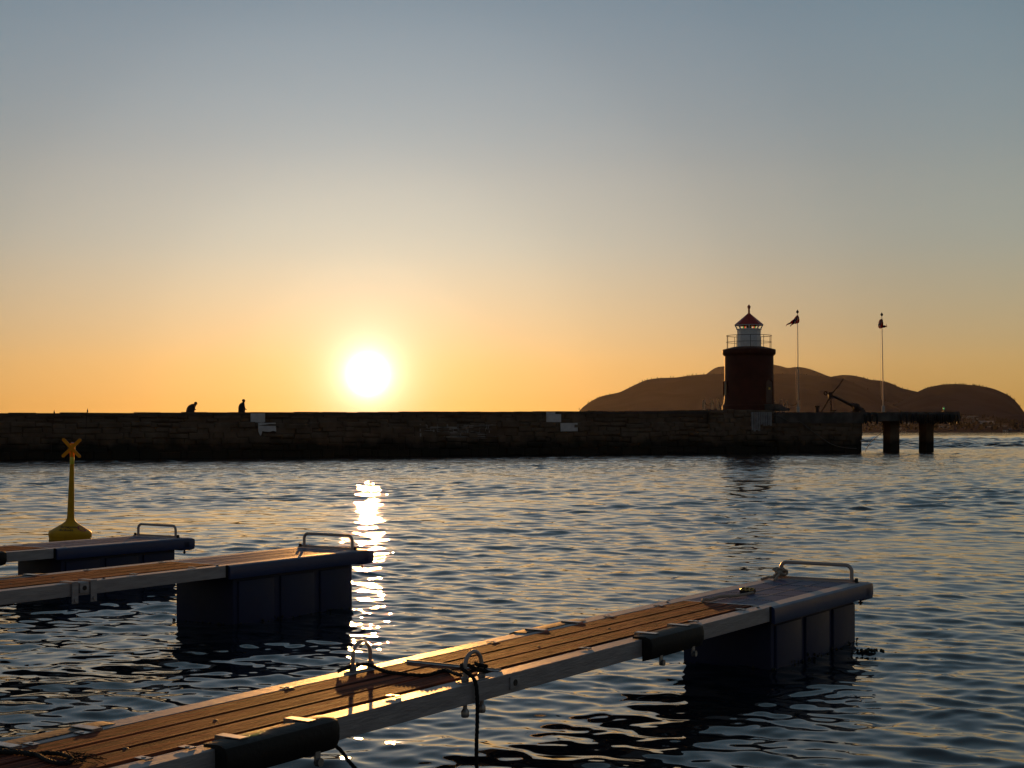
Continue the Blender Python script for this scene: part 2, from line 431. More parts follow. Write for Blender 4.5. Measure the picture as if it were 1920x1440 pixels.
D_tr = [(1600, 800), (1650, 775), (1700, 747), (1721, 734.5), (1740, 727), (1765, 721.5), (1790, 719), (1815, 721), (1845, 724), (1870, 731), (1890, 740), (1903, 750), (1915, 764), (1922, 776), (1935, 795), (1950, 806)]
ridges = [hill('hill_far_ridge', B_tr, 5500, 900, 900, 2, 'highest hazy ridge behind the lighthouse', seed=1),
          hill('hill_middle_ridge', C_tr, 4700, 800, 800, 2, 'ridge behind the two flagpoles', seed=2),
          hill('hill_dome', D_tr, 4000, 750, 800, 2, 'rounded hill beyond the end of the pier', seed=3),
          hill('hill_front_ridge', A_tr, 3600, 650, 700, 2, 'long front ridge sloping down to the sea on its left', seed=4)]


def build_shore():
    xs = np.arange(1560, 2080, 6.0); ds = np.linspace(2780, 3420, 30); vs = []
    r = np.random.default_rng(5); ph = r.uniform(0, 6, 12)
    for i, d in enumerate(ds):
        t = (d - 2780) / 640
        X = (xs - 960) / F * 3000
        edge = np.clip((xs - 1560) / 60, 0, 1)
        z = -1.5 + (2.5 * min(1, t * 12) + 40 * t ** 1.2) * edge + 2.2 * t * sum(np.sin(X * .012 * (k + 1) + ph[k] + d * .006 * k) / (k + 1) for k in range(8))
        vs.append(np.stack([X, np.full(len(X), d), z], -1))
    nx = len(xs); mb = MB(); mb.v = [tuple(v) for v in np.concatenate(vs)]
    mb.f = [(i * nx + j, i * nx + j + 1, (i + 1) * nx + j + 1, (i + 1) * nx + j) for i in range(len(ds) - 1) for j in range(nx - 1)]
    mb.mi = [0] * len(mb.f)
    o = mb.build('terrain', M_hill, recalc=False); struct(o); o['label'] = 'low inhabited shore at the foot of the hills'
    g = np.stack([v for v in vs])                  # [i, j, 3]
    def zat(px, d):
        i = int(np.clip((d - 2780) / 640 * 29, 0, 29)); j = int(np.clip((px - 1560) / 6, 0, nx - 1))
        return g[i, j, 2]
    return zat


shore_z = build_shore()

# far conifers: single trees on the crests and dark woods on the slopes, nobody could count them
def build_forest():
    mb = MB(); r = random.Random(3)
    for (X, h, d), n, zones in ((ridges[3], 260, None), (ridges[1], 120, (1600, 1720)), (ridges[2], 260, None)):
        for _ in range(n):
            j = r.randrange(4, len(X) - 4)
            px = 960 + X[j] / d * F
            if zones and not zones[0] < px < zones[1]: continue
            z = h[j]
            if z < 20: continue
            clump = math.sin(px * .21) + math.sin(px * .083 + 1)
            if clump < .2 and r.random() < .82: continue
            t = r.uniform(1.6, 3.6); x = X[j] + r.uniform(-4, 4); y = d + r.uniform(-8, 8)
            mb.lathe([(t * .32, z - 2), (t * .22, z + t * .5), (.05, z + t)], 5, (x, y, 0), r.random(), caps=False)
    for _ in range(900):
        px = r.uniform(1590, 1960); d = r.uniform(2860, 3400); z = shore_z(px, d); x = (px - 960) / F * 3000
        t = r.uniform(4, 9)
        mb.lathe([(t * .34, z - 1), (t * .30, z + t * .45), (.1, z + t)], 5, (x, d, 0), r.random(), caps=False)
    o = mb.build('far_woods', mat('conifer_green', (.009, .011, .007), 1., spec=0.)); struct(o, 'stuff')
    o['label'] = 'dark far woods on the crests and along the shore'


build_forest()

M_hw = [mat('house_wall_white', (.60, .58, .57), .9, spec=0.), mat('house_wall_grey', (.34, .33, .32), .9, spec=0.), mat('house_wall_ochre', (.36, .26, .16), .9, spec=0.)]
M_hr = mat('house_roof', (.07, .06, .058), .9, spec=0.)


def house(px, d, wid, ht, kind, rz, label, group, flat=False):
    z = shore_z(px, d) - .8; x = (px - 960) / F * 3000; dp = wid * .7
    mb = MB(); Mz = Matrix.Translation((0, 0, 0))
    mb.slot = 0
    if flat:
        mb.box(-wid / 2, wid / 2, -dp / 2, dp / 2, 0, ht); mb.slot = 1; mb.box(-wid / 2 - .3, wid / 2 + .3, -dp / 2 - .3, dp / 2 + .3, ht, ht + .6)
        for k in range(int(wid / 4)):
            mb.box(-wid / 2 + 1 + k * 4, -wid / 2 + 3 + k * 4, -dp / 2 - .05, -dp / 2 + .05, ht * .45, ht * .7)
    else:
        g = dp * .42
        mb.prism([(-dp / 2, 0), (dp / 2, 0), (dp / 2, ht), (0, ht + g), (-dp / 2, ht)], (0, 1, 0), (0, 0, 1), (wid, 0, 0), (-wid / 2, 0, 0))
        mb.slot = 1
        for sgn in (-1, 1):
            mb.prism([(sgn * (dp / 2 + .5), ht - .35), (0, ht + g + .1), (0, ht + g + .55), (sgn * (dp / 2 + .5), ht + .1)], (0, 1, 0), (0, 0, 1), (wid + 1, 0, 0), (-wid / 2 - .5, 0, 0))
        for k in range(2):
            mb.box(-wid / 4 + k * wid / 2 - .7, -wid / 4 + k * wid / 2 + .7, -dp / 2 - .05, -dp / 2 + .05, ht * .4, ht * .75)
    o = mb.build('far_house', [M_hw[kind], M_hr], loc=(x, d, z)); o.rotation_euler = (0, 0, rz)
    tag(o, label, 'house', group)


hr = random.Random(11)
house(1874, 3080, 26, 8, 0, -.31, 'long pale flat-roofed building on the slope at the right edge', None, True)
house(1896, 3250, 22, 9, 1, -.36, 'grey flat-roofed building highest on the slope at the right edge', None, True)
house(1846, 3200, 16, 7, 0, -.28, 'small pale flat-roofed building left of the long pale one', None, True)
for k in range(58):
    lane = hr.random()
    px = hr.choice([hr.uniform(1616, 1660), hr.uniform(1684, 1724), hr.uniform(1750, 1800), hr.uniform(1798, 1925), hr.uniform(1798, 1925)]); d = 2815 + 480 * lane ** 1.3
    kd = hr.choice([0, 0, 0, 1, 1, 2])
    house(px, d, hr.uniform(7, 12), hr.uniform(3.2, 5.5), kd, -(px - 960) / F + hr.uniform(-.12, .10),
          ['small white gabled house on the far shore', 'small grey gabled house on the far shore', 'small ochre gabled house on the far shore'][kd],
          ['white houses on the far shore', 'grey houses on the far shore', 'ochre houses on the far shore'][kd])

# ------------------------------------------------------------------ breakwater, in its own frame: x along, y towards the open sea
BWO = Vector((-35.2, 104.8, 0)); BWA = math.atan(.569); CA, SA = math.cos(BWA), math.sin(BWA)


def bw(s, n, z): return Vector((BWO.x + s * CA - n * SA, BWO.y + s * SA + n * CA, z))


def bw_s(px, n=0.):
    k = (px - 960) / F
    # point (k*y, y) on the line offset by n
    y = (BWO.y - BWO.x * .569 + n / CA) / (1 - .569 * k)
    x = k * y
    return ((x - BWO.x) * CA + (y - BWO.y) * SA), y


def zpx(py, d): return H - (py - Y0) / F * d


def ztop(s): return 3.22 + (3.86 - 3.22) * s / 73


def zled(s): return 2.56 + (2.78 - 2.56) * s / 73


S0, S1 = -45., bw_s(1616)[0]
S_PLAT, _ = bw_s(1331)
bwr = thing('breakwater', 'long dark stone breakwater across the harbour with white painted squares', 'breakwater', BWO, BWA)


def block_row(mb, s0, s1, z0f, z1f, n0, wmin, wmax, jit, gap=.012, batter=0.):
    s = s0
    while s < s1 - .05:
        wd = min(random.uniform(wmin, wmax), s1 - s)
        if s1 - s - wd < wmin * .5: wd = s1 - s
        a, b = s + gap, s + wd - gap; z0, z1 = z0f(s) + gap, z1f(s) - gap
        j = lambda q=.04: random.uniform(-q, q)
        nf = n0 - random.uniform(0, jit); c = .05 + random.uniform(0, .05)
        z0 += .07 * math.sin(s * .8) + random.uniform(-.10, .05); z1 += .07 * math.sin(s * .8 + 1) + random.uniform(-.06, .09)
        bt = lambda z: -batter * max(0, (3 - z))
        back = [(a, n0 + .25, z0), (b, n0 + .25, z0), (b, n0 + .25, z1), (a, n0 + .25, z1)]
        mid = [(a + j(.02), nf + .08 + bt(z0), z0 + j(.02)), (b + j(.02), nf + .08 + bt(z0), z0 + j(.02)), (b + j(.02), nf + .08 + bt(z1), z1 + j(.02)), (a + j(.02), nf + .08 + bt(z1), z1 + j(.02))]
        fr = [(a + c, nf + j(.03) + bt(z0), z0 + c), (b - c, nf + j(.03) + bt(z0), z0 + c), (b - c, nf + j(.03) + bt(z1), z1 - c), (a + c, nf + j(.03) + bt(z1), z1 - c)]
        fs = [(8, 9, 10, 11)]
        for q in range(4):
            q2 = (q + 1) % 4; fs += [(q, q2, 4 + q2, 4 + q), (4 + q, 4 + q2, 8 + q2, 8 + q)]
        mb.add(back + mid + fr, fs); s += wd


lw = MB(); cuts_ = [0, .17, .30, .46, .58, .70, .80, .90, 1.0]
for r_ in range(8):
    fa, fb = cuts_[r_], cuts_[r_ + 1]
    block_row(lw, S0, S1 - .0 - .12 * (r_ < 4), lambda s, f=fa: -1.2 + (zled(s) + 1.2) * f, lambda s, f=fb: -1.2 + (zled(s) + 1.2) * f, 0., .35, 2.0, .17, gap=.004, batter=.035)
lw.build('lower_wall', M_stone, bwr)
core = MB(); core.box(S0, S1 - .06, .14, 9.0, -1.5, 2.45); core.build('wall_core', M_stone, bwr)
pw = MB()
for r_ in range(2):
    block_row(pw, S0, S_PLAT, lambda s, f=r_: zled(s) + (ztop(s) - .14 - zled(s)) * f / 2, lambda s, f=r_ + 1: zled(s) + (ztop(s) - .14 - zled(s)) * f / 2, .32, .7, 2.2, .05)
pc = MB(); nseg = 60
for k in range(nseg):
    a = S0 + (S_PLAT - S0) * k / nseg; b = S0 + (S_PLAT - S0) * (k + 1) / nseg; z = ztop((a + b) / 2) + random.uniform(-.03, .03)
    pc.box(a + .01, b - .01, .24 + random.uniform(-.02, .02), 1.02, z - .24, z, .004)
pcore = MB()
for k in range(12):
    a = S0 + (S_PLAT - S0) * k / 12; b = S0 + (S_PLAT - S0) * (k + 1) / 12
    pcore.prism([(a, zled(a) - .12), (b, zled(b) - .12), (b, ztop(b) - .16), (a, ztop(a) - .16)], (1, 0, 0), (0, 0, 1), (0, .54, 0), (0, .45, 0))
pw.v += [] ; o_ = len(pw.v); pw.v += pcore.v; pw.f += [tuple(o_ + i for i in f) for f in pcore.f]; pw.mi += [0] * len(pcore.f)
pw.build('parapet', M_stone, bwr); pc.build('coping', M_stonecap, bwr)
wk = MB(); wk.prism([(S0, 2.0), (S_PLAT, 2.0), (S_PLAT, ztop(S_PLAT) - .78), (S0, ztop(S0) - .78)], (1, 0, 0), (0, 0, 1), (0, 7.9, 0), (0, 1.0, 0)); wk.build('walkway', M_concrete, bwr)
# platform that carries the lighthouse
S_LOW, _ = bw_s(1452)
pf = MB(); zt = 3.86
for r_ in range(3):
    block_row(pf, S_PLAT, S_LOW, lambda s, f=r_: zled(s) + (zt - .0 - zled(s)) * f / 3, lambda s, f=r_ + 1: zled(s) + (zt - zled(s)) * f / 3, .02, .5, 1.5, .12)
pf.box(S_PLAT + .02, S_LOW - .02, .2, 12, 2.3, zt, .03)
pf.build('platform', M_stone, bwr)
pl = MB(); ZL0 = 3.67
pl.prism([(S_LOW, zled(S_LOW) - .1), (S1 + .12, zled(S1) - .1), (S1 + .12, 3.75), (S_LOW, ZL0)], (1, 0, 0), (0, 0, 1), (0, 12, 0), (0, -.22, 0))
pl.build('quay_slab', M_concrete, bwr)
pn = MB()
sa, sb = bw_s(1407)[0], bw_s(1446)[0]
wpan = (sb - sa) / 9
for k in range(9):
    pn.box(sa + k * wpan + .02, sa + (k + 1) * wpan - .05, -.16 + random.uniform(-.015, .015), .1, zpx(808, 134) + random.uniform(-.1, .1) if k < 4 else zpx(797, 134) + random.uniform(-.06, .06), zpx(772, 134), .02)
pn.build('fluted_panel', M_panel, bwr)


def patch(poly, n, name='painted_patch', m=M_patch, th=.03):
    """poly in picture px on the wall plane, made a thin coat of its own"""
    P = []
    for x, y in poly:
        s, d = bw_s(x, n); P.append((s, zpx(y, d)))
    mb = MB(); mb.prism(P, (1, 0, 0), (0, 0, 1), (0, th, 0), (0, n, 0)); mb.build(name, m, bwr)


patch([(470, 774.9), (497, 774.7), (497, 791), (490, 792.2), (470, 791.5)], .225)
patch([(484, 793), (495, 792.2), (496.5, 793), (517, 792.5), (518, 809), (512, 807.8), (505, 809.8), (496, 809.2), (492, 808), (490, 815), (488.5, 817), (486.5, 813.5), (484.5, 808)], -.15)
patch([(1024.5, 772.3), (1052, 772.2), (1052, 791.6), (1024.5, 791.2)], .225)
patch([(1051, 793.2), (1083, 793), (1083.5, 808.5), (1051.5, 808.8)], -.15)
mo = MB(); sa, sb = bw_s(786)[0], bw_s(925)[0]
mo.box(sa, sb, -.015, .12, 1.2, 2.52); mo.build('mortar_bed', M_mortar, bwr)
for k in range(46):
    ms = MB(); a = random.uniform(sa, sb); z = random.uniform(1.35, 2.5); l = random.uniform(.3, 1.6)
    if random.random() < .6: ms.box(a, a + l, -.125, .0, z, z + random.uniform(.02, .05))
    else: ms.box(a, a + random.uniform(.02, .12), -.125, .0, z, min(2.52, z + random.uniform(.15, .5)))
    ms.build('mortar_smear', M_mortar, bwr)

# thin poles against the wall at the far left
for (x, ty, lean), lab in (((102.5, 769.5, .12), 'short thin pole with a dark tip, leftmost on the breakwater'), ((165, 766.5, .10), 'taller thin pole with a dark tip, left of the two people on the breakwater')):
    s, d = bw_s(x, -.2); mb = MB(); t = thing('pole', lab, 'pole', bw(s, -.2, 0), BWA)
    zt_ = zpx(ty, d)
    MBp = MB(); MBp.tube([(-.25, .0, .4), (-.12, .1, zt_ * .6), (-.02, .2, zt_ - .22)], .022, 6); MBp.build('shaft', M_iron, t)
    mb.lathe([(.02, -.02), (.055, .04), (.05, .12), (.03, .2), (.008, .27)], 8, (.02, .2, zt_ - .24)); mb.build('tip', M_black, t, True)

# ------------------------------------------------------------------ lighthouse
LHN = 5.2; s_, LD = bw_s(1404.3, LHN); LHP = bw(s_, LHN, 3.86); U = LD / F
lh = thing('lighthouse', 'round dark red lighthouse tower with a white lantern and red roof', 'lighthouse', LHP, 0)
hz = lambda py: zpx(py, LD) - LHP.z
RT = 46.1 * U
mb = MB(); mb.lathe([(RT * 1.025, hz(757)), (RT * 1.005, hz(750)), (RT, hz(740)), (RT * .99, hz(700)), (RT * .985, hz(668))], 64, caps=True); mb.build('tower', M_towerred, lh, True)
mb = MB(); mb.lathe([(RT * 1.09, -.05), (RT * 1.09, hz(760.6)), (RT * 1.05, hz(759.6)), (RT * 1.04, hz(756.5)), (RT * .9, hz(756.3))], 64); mb.build('plinth', M_towerred, lh, True)
RC = 49.6 * U
mb = MB(); mb.lathe([(RT * .98, hz(668.2)), (RT * 1.02, hz(666.5)), (RC * .975, hz(665.4)), (RC * .99, hz(664)), (RC, hz(663)), (RC, hz(656.6)), (RC * .99, hz(655.6)), (RC * .6, hz(650.6)), (.6, hz(649.8))], 64); mb.build('cornice', M_towerred, lh, True)
# lantern room: octagon with a corner to the camera
a0 = math.atan2(-LHP.y, -LHP.x)
RL = 21.8 * U
mb = MB(); mb.lathe([(RL, hz(650.3)), (RL, hz(618.8))], 8, a0=a0); mb.build('lantern_room', M_white, lh)
trims = {}
for k in range(8):
    a = a0 + math.pi / 8 + k * math.pi / 4; rr_ = RL * math.cos(math.pi / 8); t = Vector((-math.sin(a), math.cos(a), 0)); nrm_ = Vector((math.cos(a), math.sin(a), 0))
    for zz in (hz(621), hz(641)):
        mb = trims.setdefault(zz, MB())
        c = nrm_ * (rr_ + .01); hw = RL * math.sin(math.pi / 8) * .98
        mb.prism([(-hw, -.03), (hw, -.03), (hw, .03), (-hw, .03)], t, (0, 0, 1), nrm_ * .02, c + Vector((0, 0, zz)))
for mb in trims.values(): mb.build('lantern_trim', M_white, lh)
mb = MB(); mb.lathe([(RL * 1.0, hz(618.9)), (RL * 1.09, hz(618.6)), (RL * 1.09, hz(617.4)), (RL * .96, hz(617.2))], 8, a0=a0); mb.build('lantern_sill', M_white, lh)
RE = 26.6 * U
# flared glazing frame
bot, top_ = RL * .99, RE * .97
fr = MB()
def lp(r, k, z): a = a0 + k * math.pi / 4; return Vector((r * math.cos(a), r * math.sin(a), z))
for k in range(8): fr.tube([lp(bot, k, hz(617.4)), lp(top_, k, hz(609.6))], .055, 6)
for k in range(8): fr.tube([lp(bot, k, hz(617.3)), lp(bot, k + 1, hz(617.3))], .045, 6); fr.tube([lp(top_, k, hz(609.8)), lp(top_, k + 1, hz(609.8))], .05, 6)
fr.build('glazing_frame', M_white, lh)
def glassmat(name, c, tr=1.0):
    m = bpy.data.materials.new(name); m.use_nodes = True; b = m.node_tree.nodes['Principled BSDF']
    b.inputs['Base Color'].default_value = (*c, 1); b.inputs['Roughness'].default_value = .02; b.inputs['Transmission Weight'].default_value = tr; b.inputs['IOR'].default_value = 1.02
    return m
G_clear = glassmat('clear_glass', (.97, .97, .95)); G_red = glassmat('red_glass', (.85, .03, .02)); G_green = glassmat('green_glass', (.03, .5, .16))
# coloured sector strips stand just inside the clear panes
for k in range(8):
    p0, p1, q0, q1 = lp(bot * .985, k, hz(617.2)), lp(bot * .985, k + 1, hz(617.2)), lp(top_ * .985, k, hz(609.9)), lp(top_ * .985, k + 1, hz(609.9))
    g = MB(); lerp = lambda a, b, t: a + (b - a) * t
    inw = -((p0 + p1) / 2).normalized() * .012; inw.z = 0
    def quad(ta, tb):
        A_, B_, C_, D_ = lerp(p0, p1, ta), lerp(p0, p1, tb), lerp(q0, q1, tb), lerp(q0, q1, ta)
        g.add([A_, B_, C_, D_, A_ + inw, B_ + inw, C_ + inw, D_ + inw], [(0, 1, 2, 3), (7, 6, 5, 4), (0, 4, 5, 1), (1, 5, 6, 2), (2, 6, 7, 3), (3, 7, 4, 0)])
    plan = {0: [(0.10, .28, 2), (.28, .52, 0), (.52, .66, 1), (.66, .80, 2), (.80, .96, 0)], 7: [(0.08, .30, 0), (.30, .46, 2), (.46, .62, 1), (.62, .96, 0)],
            }.get(k, [(.04, .96, 0)])
    for ta, tb, mi in plan: g.slot = mi; quad(ta, tb)
    o = g.build('pane', [G_clear, G_red, G_green], lh)
mb = MB(); mb.lathe([(.16, hz(617.5)), (.16, hz(616)), (.24, hz(615.6)), (.26, hz(613.5)), (.24, hz(611.5)), (.12, hz(611))], 12); mb.build('lamp_lens', M_black, lh, True)
rf = MB(); rf.lathe([(RE * .5, hz(609.4)), (RE, hz(609.3)), (RE * 1.01, hz(608.6)), (3.2 * U, hz(588.5)), (2.2 * U, hz(587.5))], 8, a0=a0); roof = rf.build('roof', M_red, lh)
mb = MB(); mb.lathe([(1.9 * U, hz(588.2)), (1.8 * U, hz(581)), (1.8 * U, hz(578.8)), (2.7 * U, hz(578.4)), (2.7 * U, hz(576.2)), (3.3 * U, hz(575.8)), (3.3 * U, hz(574.6)), (2.4 * U, hz(573.8)), (.3 * U, hz(570.6))], 12); mb.build('vent_finial', M_red, roof, True)
RG = 42 * U
gr = MB()
ring = lambda r, z, n=48: [Vector((r * math.cos(2 * math.pi * k / n), r * math.sin(2 * math.pi * k / n), z)) for k in range(n)]
ztop_g = hz(629.6)
gr.tube(ring(RG, ztop_g), .028, 6, closed=True); gr.tube(ring(RG, hz(641.6)), .022, 6, closed=True)
for k in range(10):
    a = 2 * math.pi * (k + .36) / 10; gr.tube([(RG * math.cos(a), RG * math.sin(a), hz(655.5)), (RG * math.cos(a), RG * math.sin(a), ztop_g)], .024, 6)
gr.build('gallery_railing', M_iron, lh)
# door with arched head on the right of the tower, window slot on the left
def on_tower(px, r): 
    k = (px - 1404.3) * U / RT; k = max(-.99, min(.99, k)); phi = a0 + math.asin(k)      # angle on the tower, a0 faces the camera
    n_ = Vector((math.cos(phi), math.sin(phi), 0)); t_ = Vector((-math.sin(phi), math.cos(phi), 0)); return n_, t_
n_, t_ = on_tower(1440.5, RT)
dr = MB(); arch = [(-.46, .35), (.46, .35), (.46, hz(720))] + [(.46 * math.cos(a), hz(720) + .28 * math.sin(a)) for a in np.linspace(.2, math.pi - .2, 7)] + [(-.46, hz(720))]
dr.prism(arch, t_, (0, 0, 1), n_ * .12, n_ * (RT - .06)); door = dr.build('door', mat('dark_door', (.045, .018, .015), .5), lh)
fm = MB(); fm.tube([n_ * (RT + .05) + t_ * a + Vector((0, 0, b)) for a, b in [(.54, .35), (.54, hz(720))] + [(.54 * math.cos(q), hz(720) + .36 * math.sin(q)) for q in np.linspace(.2, math.pi - .2, 7)] + [(-.54, hz(720)), (-.54, .35)]], .07, 6); fm.build('door_frame', M_towerred, door)
sg = MB(); sg.prism([(-.12, 0), (.12, 0), (.12, .2), (-.12, .2)], t_, (0, 0, 1), n_ * .02, n_ * (RT + .075) + Vector((0, 0, hz(731.5)))); sg.build('door_sign', mat('yellow_notice', (.62, .42, .05), .5), door)
n_, t_ = on_tower(1361.3, RT)
wn = MB(); wn.prism([(-.4, hz(741)), (.4, hz(741)), (.4, hz(716)), (-.4, hz(716))], t_, (0, 0, 1), n_ * .07, n_ * (RT - .03)); win = wn.build('window', M_black, lh)
wf = MB(); wf.tube([n_ * (RT + .05) + t_ * a + Vector((0, 0, b)) for a, b in [(-.45, hz(742)), (.45, hz(742)), (.45, hz(715.4)), (-.45, hz(715.4))]], .06, 6, closed=True); wf.build('window_frame', M_towerred, win)
n_, t_ = on_tower(1441, RT)
st = MB()
for k, (o_, z_) in enumerate(((1.75, .22), (1.3, .42), (.85, .62))):
    st.prism([(-.8, 0), (.8, 0), (.8, z_), (-.8, z_)], t_, (0, 0, 1), n_ * (o_ + .3), n_ * (RT - .3))
st.build('steps', M_concrete, lh)

# ------------------------------------------------------------------ chain fences
def chain_fence(pxs, n, z0, tops, label, dark):
    s0, d0 = bw_s(pxs[0], n); t = thing('chain_fence', label, 'fence', bw(s0, n, z0), BWA)
    P = []
    for x, ty, nn in zip(pxs, tops, dark):
        s, d = bw_s(x, nn); p = Vector((s - s0, nn - n, 0)); hgt = zpx(ty, d) - z0
        mb = MB(); mb.lathe([(.10, 0), (.10, .03), (.06, .05), (.055, hgt - .06), (.08, hgt - .04), (.06, hgt)], 8, p); mb.build('post', M_fence, t, True); P.append(p + Vector((0, 0, hgt - .08)))
    for a, b in zip(P[:-1], P[1:]):
        L_ = (b - a).length; mb = MB()
        pts = [a.lerp(b, q) - Vector((0, 0, min(.42, .22 * L_) * 4 * q * (1 - q))) for q in np.linspace(0, 1, 18)]
        mb.tube(pts, .022, 5); mb.build('chain', M_iron, t)
M_fence = mat('fence_post_paint', (.68, .50, .32), .6)
chain_fence([1319.8, 1335.5, 1345.8, 1358], 1.5, 3.86, [749.5, 749, 748, 750], 'short chain fence on posts left of the lighthouse', [1.0, 3.0, 6.5, 8.6])
chain_fence([1452, 1464.5, 1474.5, 1497.5], 9.0, 3.72, [752, 748.5, 750.5, 750.5], 'short chain fence on posts between the lighthouse and left flagpole', [9.0, 7.5, 5.5, 2.2])

# ------------------------------------------------------------------ pier on pillars and its tyres
S_END, _ = bw_s(1797)
pr = thing('pier', 'dark concrete pier deck on two thick pillars beyond the breakwater end', 'pier', bw(S1, 0, 0), BWA)
mb = MB(); Lp = S_END - S1
zb0 = zpx(789.5, 144)
mb.prism([(.125, zb0), (Lp, zpx(790, 150)), (Lp, zpx(771.6, 150)), (.125, 3.74)], (1, 0, 0), (0, 0, 1), (0, 9, 0), (0, -.2, 0)); mb.build('deck_slab', M_concrete, pr)
for xa, xb, nn in ((1655.5, 1686.5, .9), (1722.5, 1750.8, 2.6)):
    sa = bw_s(xa + 14, nn)[0] - S1; sb = bw_s(xb, nn)[0] - S1; mb = MB(); cx = (sa + sb) / 2; hw = (sb - sa) / 2
    prof = [(-1.5, 1.02), (.3, 1.02), (.5, 1.0), (2.5, .99), (2.75, 1.06), (3.02, 1.22)]
    for (z0_, k0), (z1_, k1) in zip(prof[:-1], prof[1:]):
        a, b = hw * k0, hw * k1
        v = [(cx - a, nn, z0_), (cx + a, nn, z0_), (cx + a, nn + 1.0, z0_), (cx - a, nn + 1.0, z0_), (cx - b, nn, z1_), (cx + b, nn, z1_), (cx + b, nn + 1.0, z1_), (cx - b, nn + 1.0, z1_)]
        mb.add(v, [(0, 1, 5, 4), (1, 2, 6, 5), (2, 3, 7, 6), (3, 0, 4, 7)])
    mb.build('pillar', M_stone, pr)
ty_pts = [1623, 1633.5, 1644] + [1689, 1700, 1711, 1720] + list(np.arange(1727, 1796, 4.6))
tyre_proto = None
for k, x in enumerate(ty_pts):
    n_t = -.36 + random.uniform(-.05, .03); s, d = bw_s(x, n_t); ry = .50 + random.uniform(-.05, .05) + (.06 if x > 1780 else 0)
    if tyre_proto is None:
        mb = MB(); prof = []
        for q in np.linspace(0, 2 * math.pi, 13)[:-1]: prof.append((.375 + .13 * math.cos(q) , .10 * math.sin(q)))
        n = 28; vs = []; fs = []
        for j in range(n):
            a = 2 * math.pi * j / n
            for r0, zz in prof: vs.append((r0 * math.cos(a), zz, r0 * math.sin(a)))
        for j in range(n):
            for i in range(12): fs.append((j * 12 + i, j * 12 + (i + 1) % 12, ((j + 1) % n) * 12 + (i + 1) % 12, ((j + 1) % n) * 12 + i))
        mb.add(vs, fs); o = mb.build('tyre', M_rubber, smooth_=True); tyre_proto = o
    else:
        o = tyre_proto.copy(); COL.objects.link(o)
    zc = zpx(794.5 + random.uniform(-1.2, 1.6) + (1 if x > 1780 else 0), d) + .5
    o.location = bw(s, n_t, zc); o.rotation_euler = (random.uniform(-.06, .06), random.uniform(0, 3), BWA + random.uniform(.55, .95)); sc_ = random.uniform(.95, 1.08); o.scale = (sc_, sc_, sc_)
    tag(o, 'worn black tyre hanging against the edge of the pier', 'tyre', 'tyres hanging along the pier edge')
# end tyre at the tip, seen nearly edge on
o = tyre_proto.copy(); COL.objects.link(o); s, d = bw_s(1795, 0); o.location = bw(s + .22, .5, zpx(783, d)); o.rotation_euler = (0, 0, BWA + R(62)); o.scale = (1.28, 1.3, 1.28)
tag(o, 'largest black tyre standing out at the very tip of the pier', 'tyre')
# green light at the pier end
s, d = bw_s(1769.5, .6); t = thing('beacon', 'small post with a lit green lamp near the pier tip', 'beacon', bw(s, .6, zpx(771.7, d)), BWA)
mb = MB(); mb.lathe([(.12, 0), (.12, .05), (.05, .07), (.05, .18), (.08, .2), (.08, .22)], 10); mb.build('post', M_black, t, True)
mb = MB(); mb.lathe([(.06, .22), (.065, .26), (.065, .36), (.05, .38)], 10); mb.build('lamp', mat('green_lamp', (.02, .4, .15), .3, emit=((.03, .9, .35), .3)), t, True)
mb = MB(); mb.lathe([(.08, .38), (.08, .42), (.05, .48), (.02, .5)], 10); mb.build('lamp_cap', M_black, t, True)

# ------------------------------------------------------------------ flagpoles and flags
M_pole = mat('white_pole_paint', (.50, .48, .45), .55, spec=.2)


def flagpole(pxb, pyb, pxt, pyt, n, label):
    s, d = bw_s(pxb, n); b = bw(s, n, zpx(pyb, d)); top = px_at(pxt, pyt, d)
    t = thing('flagpole', label, 'flagpole', b, 0); v = top - b
    mb = MB(); pts = [v * q + Vector((.02 * math.sin(q * 3), 0, 0)) for q in np.linspace(0, 1, 14)]
    mb.tube(pts, [.055 - .028 * q for q in np.linspace(0, 1, 14)], 10); mb.build('pole', M_pole, t, True)
    mb = MB(); mb.lathe([(.02, -.02), (.05, 0), (.11, .06), (.13, .13), (.11, .2), (.05, .27), (.02, .34)], 10, v); mb.build('finial', M_iron, t, True)
    mb = MB(); mb.lathe([(.16, -.05), (.16, .5), (.1, .55)], 10); mb.build('foot_sleeve', M_pole, t, True)
    mb = MB(); mb.tube([v * .12 + Vector((-.16, -.1, 0)), v * .5 + Vector((-.24, -.1, 0)), v * .93 + Vector((-.07, -.1, 0))], .008, 4); mb.build('halyard', M_pole, t)
    return t, b, v, d


def flagmat():
    m = bpy.data.materials.new('flag_cloth'); m.use_nodes = True; nt = m.node_tree; N = nt.nodes; L = nt.links; b = N['Principled BSDF']; b.inputs['Roughness'].default_value = .8
    at = N.new('ShaderNodeAttribute'); at.attribute_name = 'cloth'; L.new(at.outputs['Color'], b.inputs['Base Color'])
    tr = N.new('ShaderNodeBsdfTranslucent'); L.new(at.outputs['Color'], tr.inputs[0]); mx = N.new('ShaderNodeMixShader'); mx.inputs[0].default_value = .6
    L.new(b.outputs[0], mx.inputs[1]); L.new(tr.outputs[0], mx.inputs[2]); L.new(mx.outputs[0], N['Material Output'].inputs[0])
    return m
M_flag = flagmat()


